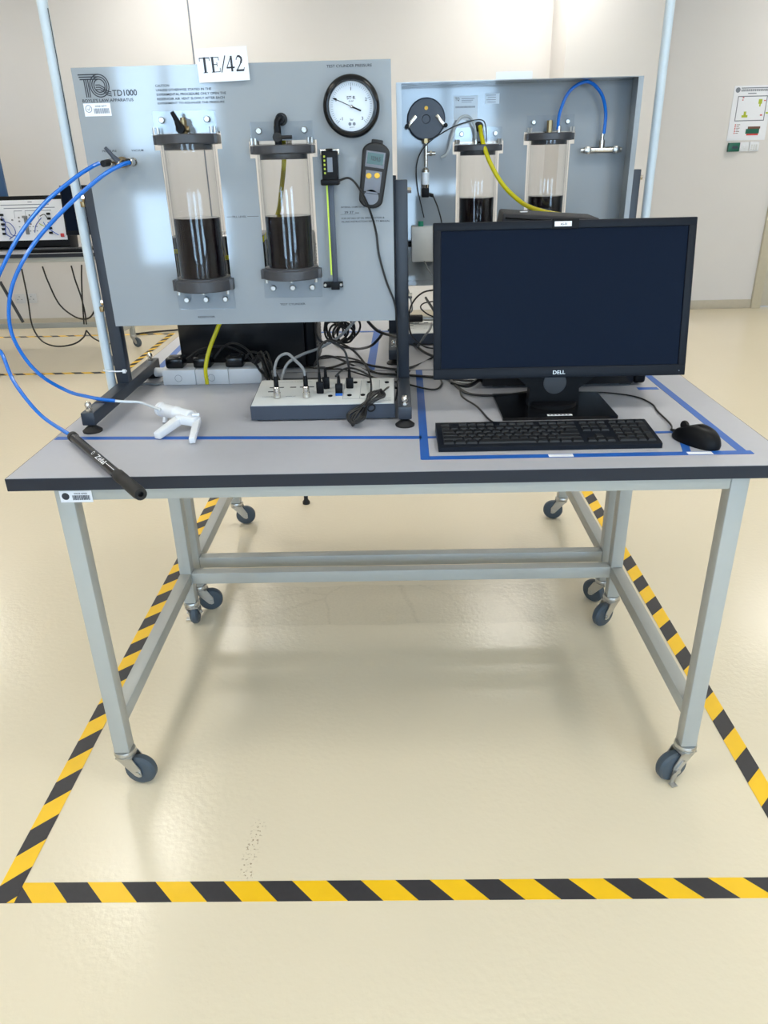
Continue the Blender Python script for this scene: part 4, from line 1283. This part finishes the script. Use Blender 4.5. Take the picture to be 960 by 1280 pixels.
# ------------------------------------------------------------------ monitor
t = thing('monitor', 'black flat-screen monitor switched off, standing at the right of the near bench', 'monitor', (1.1115, 0.40, AZ))
XM = Matrix.Translation((1.1115, 0.335, 0.894)) @ Matrix.Rotation(math.radians(-10.0), 4, 'X')
w2, h = 0.2795, 0.330
mb = MB(); mb.xf = XM
bz, bb_ = 0.017, 0.024
mb.box(-w2, w2, 0.0, 0.018, 0, bb_, .002).box(-w2, w2, 0.0, 0.018, h - bz, h, .002)
mb.box(-w2, -w2 + bz, 0.0, 0.018, bb_ - .002, h - bz + .002, .002).box(w2 - bz, w2, 0.0, 0.018, bb_ - .002, h - bz + .002, .002)
mb.out('bezel', 'monitor', t)
mb = MB(); mb.xf = XM
mb.box(-w2 + .004, w2 - .004, 0.012, 0.030, 0.004, h - .004, .004)
mb.prism([(-0.17, .06), (0.17, .06), (0.14, .24), (-0.14, .24)], 0.030, 0.048, 'xz')
mb.out('back_cover', 'blackp', t)
mb = MB(); mb.xf = XM
mb.box(-w2 + bz - .001, w2 - bz + .001, 0.0035, 0.006, bb_ - .001, h - bz + .001)
mb.out('screen', 'screen', t)
lettering('DELL', -0.0135, 0.0135, 0.0075, 0.0155, -0.0001, t, m='steel', xf=XM)
mb = MB(); mb.xf = XM
mb.box(-0.026, 0.030, -0.0015, 0.020, h - .018, h + .003, .001)
mb.out('cable_clip', 'blackp', t)
mb = MB(); mb.xf = XM
mb.box(-0.022, 0.014, -0.0022, -0.0015, h - .013, h - .003)
sl = mb.out('clip_label', 'paper', t, label='small white label at the top edge of the monitor')
lettering('AS-01', -0.010, 0.004, h - .011, h - .006, -0.0022, t, m='ink', xf=XM)
mb = MB(); mb.xf = XM
mb.lathe([(0.0012, 0), (0.0012, .0004)], (w2 - .014, -0.0001, .010), (0, -1, 0), 10)
mb.out('power_light', 'greyprint', t)
# neck and foot
mb = MB()
mb.prism([(1.053, 0.816), (1.170, 0.816), (1.168, 0.858), (1.215, 0.895), (1.015, 0.895), (1.056, 0.858)], 0.372, 0.405, 'xz')
mb.lathe([(0.058, .816), (0.0575, .826), (0.054, .828)], (1.1115, .395, 0), (0, 0, 1), 40)
mb.box(1.02, 1.20, .385, .405, .88, 1.10, .004)
nk = mb.out('neck', 'blackp', t)
MB().lathe([(0.026, 0), (0.026, .002), (0.023, .003)], (1.1115, .372, .872), (0, -1, 0), 32).out('cable_hole_ring', 'conc', nk)
mb = MB()
mb.prism([(0.984, .288), (1.239, .288), (1.239, .478), (0.984, .478)], 0.8105, 0.8175, 'xy')
ft = mb.out('foot', 'blackg', t)
MB().box(1.085, 1.140, .296, .306, .8175, .8180).out('foot_label', 'paper', ft, label='white label on the front of the monitor foot')
mb = MB()
for k in range(6):
    mb.box(1.089 + .008 * k, 1.0935 + .008 * k, .299, .3035, .8180, .8182)
mb.out('label_print', 'ink', ft)

# ------------------------------------------------------------------ keyboard
kx0, kx1, ky0, ky1 = 0.8305, 1.275, 0.099, 0.226
t = thing('keyboard', 'black full-size keyboard lying in front of the monitor', 'keyboard', (kx0, ky0, AZ))
mb = MB()
mb.prism([(ky0, AZ + .0008), (ky1, AZ + .0008), (ky1, AZ + .020), (ky1 - .008, AZ + .0215), (ky0 + .004, AZ + .0125), (ky0, AZ + .010)], kx0, kx1, 'yz')
mb.out('case', 'monitor', t)
sl = math.atan2(.009, .115)
XK = Matrix.Translation((kx0, ky0 + .004, AZ + .0127)) @ Matrix.Rotation(sl, 4, 'X')
keymesh = {}
U_ = 0.0188


def key(u0, row_y, wu, hu=1.0):
    k_ = (round(wu, 2), hu)
    w_, h_ = wu * U_ - .0024, hu * U_ - .0028
    if k_ not in keymesh:
        b = MB()
        b.mesh([(0, 0, 0), (w_, 0, 0), (w_, h_, 0), (0, h_, 0), (.0018, .002, .0035), (w_ - .0018, .002, .0035), (w_ - .0018, h_ - .0012, .0035), (.0018, h_ - .0012, .0035)],
               [(4, 5, 6, 7), (0, 1, 5, 4), (1, 2, 6, 5), (2, 3, 7, 6), (3, 0, 4, 7), (0, 3, 2, 1)])
        o = b.out('key', 'key', t, org=(0, 0, 0))
        keymesh[k_] = o
    else:
        o = keymesh[k_].copy()
        COL.objects.link(o)
        o.parent = t
    L0 = XK @ Vector((u0 * U_ + .011, row_y, 0))
    o.location = L0 - Vector(t['_o'])
    o.rotation_euler = (sl, 0, 0)


rows = [(.006, [1.25, 1.25, 1.25, 6.25, 1.25, 1.25, 1.25, 1.25]), (.0235, [2.25] + [1] * 10 + [2.75]), (.041, [1.75] + [1] * 11 + [2.25]), (.0585, [1.5] + [1] * 12 + [1.5]), (.076, [1] * 13 + [2])]
for ry, ws in rows:
    u = 0
    for w_ in ws:
        key(u, ry, w_); u += w_
for u, n_ in ((0, 1), (2, 4), (6.5, 4), (11, 4)):
    for j in range(n_):
        key(u + j, .0975, 1, .72)
for j in range(3):
    key(15.4 + j, .0975, 1, .72); key(15.4 + j, .076, 1); key(15.4 + j, .0585, 1); key(15.4 + j, .006, 1)
key(16.4, .0235, 1)
for j in range(4):
    key(18.7 + j, .0975, 1, .72)
    key(18.7 + j, .076, 1)
for j in range(3):
    key(18.7 + j, .0585, 1); key(18.7 + j, .041, 1); key(18.7 + j, .0235, 1)
key(18.7, .006, 2); key(20.7, .006, 1); key(21.7, .006, 1, 1.9); key(21.7, .041, 1, 1.9)

# ------------------------------------------------------------------ mouse
mx, my = 1.352, 0.128
t = thing('mouse', 'black computer mouse lying right of the keyboard', 'mouse', (mx, my, AZ))
XO = Matrix.Translation((mx, my, AZ + .0005)) @ Matrix.Rotation(math.radians(28), 4, 'Z')
mb = MB(); mb.xf = XO
NU, NV = 28, 9
vs, fs = [], []
for j in range(NV + 1):
    ph = j / NV
    for i in range(NU):
        a_ = 2 * PI * i / NU
        rr_ = math.cos(ph * PI / 2) ** 0.45 if j < NV else 0.0
        yy = 0.056 * math.sin(a_)
        wd = 0.031 * (1 - .08 * math.cos(2 * a_))
        hz = 0.038 * (1 - 0.35 * max(0, yy / .056) ** 1.5 - .10 * max(0, -yy / .056) ** 2)
        vs.append((wd * math.cos(a_) * rr_ * (1 if j else .96), yy * rr_ * (1 if j else .97), hz * math.sin(ph * PI / 2)))
for j in range(NV):
    for i in range(NU):
        i2 = (i + 1) % NU
        fs.append((j * NU + i, j * NU + i2, (j + 1) * NU + i2, (j + 1) * NU + i))
fs.append(tuple(reversed(range(NU))))
mb.mesh(vs, fs)
bmesh.ops.remove_doubles(mb.bm, verts=mb.bm.verts[:], dist=1e-5)
mb.out('body', 'blackp', t, ang=60)
mb = MB(); mb.xf = XO
mb.lathe([(0.009, -.003), (0.010, -.001), (0.010, .001), (0.009, .003)], (0, .033, .027), (1, 0, 0), 20)
mb.out('scroll_wheel', 'rubberb', t)
mb = MB(); mb.xf = XO
mb.tube([(0, .056, .008), (0, .066, .008)], [.004, .0025], 8, 1)
mb.out('strain_relief', 'rubberb', t)
e_ = XO @ Vector((0, .064, .008))
cable([tuple(e_), (1.3368, 0.2352, 0.8140), (1.3400, 0.3302, 0.8125), (1.3445, 0.3851, 0.8125), (1.3250, 0.4450, 0.8125), (1.2678, 0.4831, 0.8125), (1.1923, 0.4955, 0.8125), (1.1563, 0.5122, 0.8125)], 0.0019, 'thin black mouse cable curving back to the monitor foot')

# ------------------------------------------------------------------ bicycle hand pump
A, B_ = Vector((0.0505, 0.2062, 0.8225)), Vector((0.2986, -0.1168, 0.8240))
t = thing('hand_pump', 'black bicycle hand pump lying across the left front corner of the bench', 'pump', tuple(A))
ax = (B_ - A).normalized()
Lp = (B_ - A).length
MB().lathe([(0.009, 0), (0.0112, .004), (0.0112, .016), (0.0100, .018)], A, ax, 24).out('end_cap', 'rubberb', t)
MB().lathe([(0.0098, .016), (0.0098, Lp * .72)], A, ax, 24).out('barrel', 'blackg', t)
mb = MB()
mb.lathe([(0.0096, Lp * .70), (0.0118, Lp * .715), (0.0118, Lp * .78), (0.0110, Lp * .80), (0.0122, Lp * .83), (0.0126, Lp * .97), (0.0112, Lp), (0.005, Lp), (0.005, Lp - .01)], A, ax, 24)
mb.out('handle', 'rubberb', t)
MB().lathe([(0.006, -.010), (0.008, -.002), (0.008, .002)], A, ax, 14).out('hose_nipple', 'brass', t)
# white lettering along the barrel
q = ax.to_track_quat('X', 'Z').to_matrix().to_4x4()
XP = Matrix.Translation(A) @ q @ Matrix.Rotation(math.radians(28), 4, 'X')
lettering("Zéfal", Lp * .45, Lp * .575, -.0050, .0050, 0.0098, t, m='paper', plane='flat', xf=XP)
mb = MB(); mb.xf = XP
for k in range(14):
    a_ = 2 * PI * k / 14
    c_, s_ = math.cos(a_), math.sin(a_); c2_, s2_ = math.cos(a_ + .5), math.sin(a_ + .5)
    mb.mesh([(Lp * .40 + .0045 * c_, .0045 * s_, .0102), (Lp * .40 + .0033 * c_, .0033 * s_, .0102), (Lp * .40 + .0033 * c2_, .0033 * s2_, .0102), (Lp * .40 + .0045 * c2_, .0045 * s2_, .0102)], [(0, 1, 2, 3)])
mb.box(Lp * .585, Lp * .695, .0005, .0017, .0097, .0102)
mb.out('printed_mark', 'paper', t)

# ------------------------------------------------------------------ white hand vacuum pump
t = thing('vacuum_pump', 'white plastic trigger vacuum pump lying on the bench left of the interface box', 'pump', (0.26, 0.25, AZ))
a0 = Vector((0.2030, 0.3403, 0.8380)); a1 = Vector((0.2927, 0.2758, 0.8380))
ax = (a1 - a0)
Lv = ax.length
mb = MB()
mb.lathe([(0.012, 0), (0.0155, .002), (0.0165, .005), (0.0165, .012), (0.0150, .013), (0.0150, Lv * .5), (0.0158, Lv * .52), (0.0158, Lv * .6), (0.0145, Lv * .62), (0.0145, Lv * .97), (0.012, Lv)], a0, ax, 28)
mb.out('cylinder', 'white', t)
MB().cyl(tuple(a0 - ax.normalized() * .012), tuple(a0), 0.004, 0.006, seg=12).out('nozzle', 'white', t)
MB().cyl(tuple(a0.lerp(a1, .18) - Vector((0, .004, .012))), tuple(a0.lerp(a1, .18) - Vector((0, .012, .026))), 0.006, seg=12).out('vent_knob', 'white', t)


def slab(p, q, w0, w1, h0, h1):
    """tapered rounded bar between two points"""
    p, q = Vector(p), Vector(q)
    d = (q - p).normalized()
    s_ = Vector((d.y, -d.x, 0)).normalized()
    u_ = s_.cross(d)
    b = bmesh.new()
    vv = []
    for c, w_, hh in ((p, w0, h0), (q, w1, h1)):
        for sx, sz in ((-1, -1), (1, -1), (1, 1), (-1, 1)):
            vv.append(b.verts.new(c + s_ * sx * w_ / 2 + u_ * sz * hh / 2))
    for f_ in ((0, 3, 2, 1), (4, 5, 6, 7), (0, 1, 5, 4), (1, 2, 6, 5), (2, 3, 7, 6), (3, 0, 4, 7)):
        b.faces.new([vv[i] for i in f_])
    bmesh.ops.bevel(b, geom=b.edges[:], offset=min(w0, w1, h0, h1) * .2, segments=2, profile=.5, affect='EDGES')
    return b


mb = MB()
mb._merge(slab((0.3083, 0.2594, 0.8320), (0.2611, 0.2786, 0.8340), .022, .020, .020, .022))
mb._merge(slab((0.2664, 0.2844, 0.8320), (0.2341, 0.2029, 0.8200), .022, .016, .018, .016))
mb.out('handle', 'white', t)
mb = MB()
mb._merge(slab((0.2841, 0.3237, 0.8340), (0.3087, 0.2649, 0.8320), .012, .014, .012, .014))
mb._merge(slab((0.3043, 0.2825, 0.8300), (0.3175, 0.1710, 0.8190), .016, .013, .014, .014))
mb.out('trigger', 'white', t)
mb = MB()
mb.cyl((0.2989, 0.2620, 0.8460), (0.3136, 0.2668, 0.8460), .0035, seg=10)
mb.out('piston_rod', 'white', t)

# ------------------------------------------------------------------ trunking poles to the ceiling
t = thing('service_pole', 'slim pale blue-grey service pole rising from the left stand to the ceiling', 'pole', (0.036, 0.52, AZ), 'service poles rising from the benches')
MB().cyl((0.0345, 0.520, AZ + .0002), (0.0345, 0.520, CZ), 0.0110, seg=20).out('pole', 'pole', t)
MB().box(0.0462, 0.0475, 0.512, 0.5135, 1.30, 1.64).out('dark_line', 'ink', t)
for zz in (1.262, 1.03):
    MB().box(0.043, 0.052, 0.505, 0.512, zz, zz + .012, .001).out('clip', 'brass', t)
MB().tube([(0.024, .51, .888), (0.03, .503, .888), (0.06, .494, .888), (0.086, .497, .888)], 0.0018, 6, 3).box(0.077, 0.085, .489, .496, .884, .893, .001).out('cable_tie', 'white', t)
t = thing('service_pole', 'slim pale blue-grey service pole rising at the right behind the monitor', 'pole', (1.487, 1.05, AZ), 'service poles rising from the benches')
MB().cyl((1.486, 1.050, AZ + .0002), (1.486, 1.050, CZ), 0.0125, seg=20).out('pole', 'pole', t)

# knob on rear box
t = thing('microphone_shaped_probe', 'black cylindrical grip lying on the rear interface box', 'probe', (0.83, 1.17, 0.865))
pz = 0.869
MB().cyl((0.790, 1.165, pz + .004), (0.838, 1.165, pz + .004), 0.0125, 0.0115, seg=18, bev=.002).out('grip', 'rubberb', t)
MB().cyl((0.838, 1.165, pz + .004), (0.905, 1.160, pz + .003), 0.008, 0.007, seg=14).out('shaft', 'steel', t)

# ------------------------------------------------------------------ wall items
yw = WR
def wq(u):
    return u


t = thing('wall_poster', 'white safety evacuation map poster on the right wall', 'poster', (3.81, yw, 1.62))
pz0, pz1 = 1.425, 1.838
MB().box(3.640, 3.965, yw - .004, yw - .0005, pz0, pz1).out('sheet', 'laminated', t)
mb = MB()
mb.lathe([(0.020, 0), (0.020, .0006)], (3.672, yw - .004, 1.807), (0, -1, 0), 20)
x = 3.70
while x < 3.95:
    mb.box(x, x + .008, yw - .0045, yw - .004, 1.795, 1.812); x += .0115
mb.box(3.70, 3.945, yw - .0045, yw - .004, 1.817, 1.824)
mb.box(3.76, 3.83, yw - .0045, yw - .004, 1.776, 1.783)
for (xa, xb, za, zb) in ((3.68, 3.93, 1.755, 1.762), (3.68, 3.93, 1.572, 1.579), (3.68, 3.687, 1.572, 1.762), (3.923, 3.93, 1.572, 1.762)):
    mb.box(xa, xb, yw - .0045, yw - .004, za, zb)
mb.out('map_print', 'greyprint', t)
mb = MB()
for (xa, za, w_, h_) in ((3.86, 1.70, .03, .035), (3.87, 1.68, .012, .02), (3.735, 1.60, .05, .018), (3.75, 1.615, .02, .03), (3.935, 1.625, .035, .012)):
    mb.box(xa, xa + w_, yw - .0048, yw - .004, za, za + h_)
mb.out('route_print', 'lime', t)
mb = MB()
for (xa, za, w_, h_) in ((3.72, 1.745, .014, .008), (3.72, 1.728, .01, .008), (3.905, 1.72, .014, .008), (3.89, 1.61, .018, .01)):
    mb.box(xa, xa + w_, yw - .0049, yw - .004, za, za + h_)
for k in range(6):
    mb.box(3.69, 3.70, yw - .0048, yw - .004, 1.542 - k * .013, 1.550 - k * .013)
mb.box(3.80, 3.90, yw - .0048, yw - .004, 1.462, 1.475)
mb.out('symbol_print', 'red', t)
mb = MB()
for k in range(6):
    mb.box(3.705, 3.735 - (k % 2) * .008, yw - .0047, yw - .004, 1.544 - k * .013, 1.548 - k * .013)
mb.box(3.805, 3.80 + .11, yw - .0047, yw - .004, 1.512, 1.53)
mb.out('legend_print', 'brown', t)
mb = MB()
mb.box(3.79, 3.905, yw - .0046, yw - .004, 1.475, 1.512)
mb.out('photo_print', 'green', t)
t = thing('card_reader', 'dark green box on the wall below the poster', 'card reader', (3.705, yw, 1.385))
MB().box(3.655, 3.752, yw - .032, yw - .0005, 1.338, 1.408, .004).out('housing', 'green', t)
MB().box(3.685, 3.735, yw - .0335, yw - .032, 1.362, 1.382).out('display', 'dusk', t)
t = thing('switch_plate', 'white switch plate directly right of the green box', 'switch', (3.80, yw, 1.38), 'white plates under the poster')
MB().box(3.760, 3.838, yw - .012, yw - .0005, 1.338, 1.410, .003).out('plate', 'white', t)
MB().box(3.785, 3.805, yw - .015, yw - .012, 1.365, 1.392, .001).out('rocker', 'paper', t)
t = thing('keypad_plate', 'cream keypad plate at the right of the white switch plate', 'keypad', (3.88, yw, 1.38), 'white plates under the poster')
MB().box(3.842, 3.925, yw - .012, yw - .0005, 1.338, 1.412, .003).out('plate', 'white', t)
for r_ in range(3):
    for c_ in range(3):
        MB().box(3.855 + c_ * .02, 3.868 + c_ * .02, yw - .014, yw - .012, 1.35 + r_ * .015, 1.36 + r_ * .015).out('key', 'ifgrey', t)
for k, xa in enumerate((-2.735, -2.625)):
    t = thing('wall_socket', ('left', 'right')[k] + ' one of the two white wall sockets under the far bench', 'socket', (xa, WB, .25), 'wall sockets under the far bench')
    MB().box(xa - .046, xa + .046, WB - .010, WB - .0005, .215, .300, .002).out('plate', 'strip', t)
    mb = MB()
    for dx, dz in ((0, .275), (-.018, .25), (.018, .25)):
        mb.box(xa + dx - .004, xa + dx + .004, WB - .0112, WB - .0098, dz - .004, dz + .004)
    mb.out('pin_holes', 'greyprint', t)

# ------------------------------------------------------------------ things on the far bench
t = thing('trainer_board', 'white electronics trainer board propped on the far bench, wired with thin leads', 'lab equipment', (-2.0, 4.5, AZ))
XT = Matrix.Translation((-1.622, 4.42, .875)) @ Matrix.Rotation(math.radians(-8), 4, 'X')
mb = MB(); mb.xf = XT
mb.box(-1.05, 0.012, 0.003, 0.16, -0.045, 0.300, .004)
mb.out('case', 'blackp', t)
mb = MB(); mb.xf = XT
mb.box(-1.04, 0.0, -0.003, 0.003, 0.0, 0.272)
fp = mb.out('front_plate', 'paper', t)
mb = MB(); mb.xf = XT
for k in range(2):
    mb.box(-.45 + k * .02, -.10 + .04 * k, -.004, -.003, .238 - k * .022, .243 - k * .022)
mb.box(-.25, -.22, -.004, -.003, .255, .26)
for (xa, xb, za, zb) in ((-.36, -.30, .198, .202), (-.28, -.19, .198, .202), (-.17, -.09, .198, .202), (-.28, -.278, .12, .2), (-.19, -.188, .12, .2), (-.36, -.358, .15, .2)):
    mb.box(xa, xb, -.004, -.003, za, zb)
for k in range(12):
    mb.box(-.34 + .025 * (k % 6), -.33 + .025 * (k % 6), -.004, -.003, .06 + .03 * (k // 6), .066 + .03 * (k // 6))
mb.out('front_print', 'greyprint', fp)
rr = random.Random(5)
for k in range(5):
    for xx in (-.45, -.11):
        mb = MB(); mb.xf = XT
        mb.box(xx - .012, xx + .012, -.018, -.003, .04 + k * .032, .055 + k * .032, .002)
        mb.out('terminal', 'blackp', fp)
for (xx, zz) in ((-.33, .13), (-.33, .155), (-.25, .15), (-.25, .13), (-.25, .11), (-.25, .17), (-.38, .14)):
    mb = MB(); mb.xf = XT
    mb.lathe([(.006, 0), (.006, .006)], (xx, -.003, zz), (0, -1, 0), 12)
    mb.out('knob', 'greycable', fp)
for k, (xx, ang) in enumerate(((-.29, .12),)):
    mb = MB(); mb.xf = XT
    mb.box(xx, xx + .022, -.02, -.003, .04, .155, .003)
    mb.box(xx - .008, xx + .03, -.03, -.018, .15, .165, .003)
    mb.out('slider', 'greycable', fp)
mb = MB(); mb.xf = XT
mb.box(-.042, -.018, -.014, -.003, .018, .042, .002)
mb.out('power_switch', 'red', fp, label='red rocker switch')
wires = [((-.45, .16), (-.42, .12), (-.43, .05), (-.40, .02)), ((-.44, .13), (-.38, .11), (-.36, .05), (-.42, .01)), ((-.17, .16), (-.13, .17), (-.11, .14)), ((-.16, .15), (-.20, .10), (-.22, .05)), ((-.15, .12), (-.12, .08), (-.05, .03)), ((-.18, .11), (-.14, .09), (-.11, .10)), ((-.45, .10), (-.41, .09), (-.39, .04), (-.36, .03))]
for k, wp in enumerate(wires):
    pts = [tuple(XT @ Vector((x_, -.02 - .015 * math.sin(i_ * 1.3), z_))) for i_, (x_, z_) in enumerate(wp)]
    solo(MB().tube(pts, .003, 6, 5), 'patch_lead', ['wire_blue', 'wire_blue', 'cable', 'wire_blue', 'bluehose', 'lime', 'wire_blue'][k],
         ['leftmost long blue lead at the left terminals of the trainer board', 'blue lead crossing the left terminals down to the trainer board foot', 'short black lead at the top right terminals of the trainer board', 'dark blue lead in the middle of the trainer board', 'bright blue lead running to the lower right of the trainer board', 'lime green lead on the right half of the trainer board', 'blue lead lowest at the left of the trainer board'][k], 'cable', 'patch leads on the trainer board')
t = thing('monitor', 'small dark monitor on the far bench, partly hidden by the left service pole', 'monitor', (-1.42, 4.42, AZ))
XF = Matrix.Translation((-1.38, 4.31, .932)) @ Matrix.Rotation(math.radians(-6), 4, 'X')
mb = MB(); mb.xf = XF
mb.box(-.20, .20, 0, .03, -.02, .305, .004)
mb.out('housing', 'monitor', t)
mb = MB(); mb.xf = XF
mb.box(-.188, .188, -.002, .001, .01, .295)
mb.out('screen', 'screen', t)
MB().box(-1.41, -1.35, 4.345, 4.37, AZ + .01, .96, .003).box(-1.47, -1.29, 4.30, 4.46, AZ + .0005, AZ + .012, .003).out('stand', 'blackp', t)
t = thing('keyboard', 'dark keyboard lying in front of the small monitor on the far bench', 'keyboard', (-1.55, 4.2, AZ))
MB().box(-1.80, -1.41, 4.16, 4.28, AZ + .0005, AZ + .022, .003).out('case', 'blackp', t)
mb = MB()
for r_ in range(4):
    for c_ in range(16):
        mb.box(-1.79 + c_ * .023, -1.77 + c_ * .023, 4.17 + r_ * .026, 4.19 + r_ * .026, AZ + .022, AZ + .026)
mb.out('keys', 'conc', t, kind='stuff')
t = thing('paper_box', 'small white stack of paper slips under the far monitor', 'paper', (-1.32, 4.30, AZ))
for k in range(3):
    MB().box(-1.37 + .004 * k, -1.30, 4.285, 4.305, AZ + .03 + k * .022, AZ + .046 + k * .022, .002).out('slip', 'paper', t)
MB().box(-1.38, -1.29, 4.25, 4.298, AZ + .0005, AZ + .029, .002).out('tray', 'conc', t)
solo(MB().box(-3.2, -2.13, 4.7, 4.73, AZ + .0005, 1.62, .004), 'screen_board', 'blueboard', 'dark blue board standing at the left picture edge on the far bench', 'board', org=(0, 0, 0))
# cables under the far bench
cb = 'black cables hanging below the far bench'
cable([(-1.9240, 4.2500, 0.6986), (-1.9245, 4.2500, 0.6212), (-1.9518, 4.3000, 0.4727), (-2.0120, 4.4000, 0.2976), (-2.0197, 4.4500, 0.1968), (-1.9017, 4.3000, 0.1598), (-1.7823, 4.2500, 0.1384), (-1.6583, 4.2500, 0.1537), (-1.5769, 4.2500, 0.1997), (-1.5632, 4.3000, 0.2423)], .006, 'black cable hanging in a low shallow loop below the far bench', group=cb)
cable([(-1.7932, 4.3000, 0.7060), (-1.7755, 4.3000, 0.5996), (-1.7271, 4.3000, 0.4390), (-1.6380, 4.3000, 0.3500), (-1.5591, 4.3000, 0.3249), (-1.4997, 4.3000, 0.3529), (-1.4487, 4.3000, 0.4330)], .006, 'black cable hanging in a deep curve below the far bench, left of the pole', group=cb)
cable([(-1.6039, 4.3500, 0.7013), (-1.5950, 4.3500, 0.5999), (-1.5763, 4.3500, 0.4852), (-1.5898, 4.4000, 0.3600), (-1.6362, 4.5000, 0.2519)], .006, 'slanting one of the two crossing cables below the far bench', group=cb)
cable([(-1.5469, 4.4000, 0.6995), (-1.5681, 4.4000, 0.5923), (-1.5906, 4.4000, 0.4483), (-1.6548, 4.5000, 0.2523)], .006, 'straight one of the two crossing cables below the far bench', group=cb)
cable([(-1.5632, 4.3000, 0.2423), (-1.5254, 4.3000, 0.1878), (-1.4596, 4.3000, 0.1504), (-1.3892, 4.3000, 0.1369)], .006, 'black cable trailing right behind the left service pole', group=cb)
cable([(-1.5650, 5.2631, 0.0100), (-1.4132, 5.3486, 0.0100), (-1.1836, 5.4283, 0.0100)], .008, 'black cable lying on the floor beyond the rear bench')
solo(MB().cyl((-2.3579, 4.7500, 0.5483), (-2.2476, 4.7500, 0.2286), .012, seg=10), 'brace_bar', 'conc', 'dark slanting brace bar under the far bench at the left picture edge', 'bar')

for o in bpy.data.objects:
    if '_o' in o:
        del o['_o']
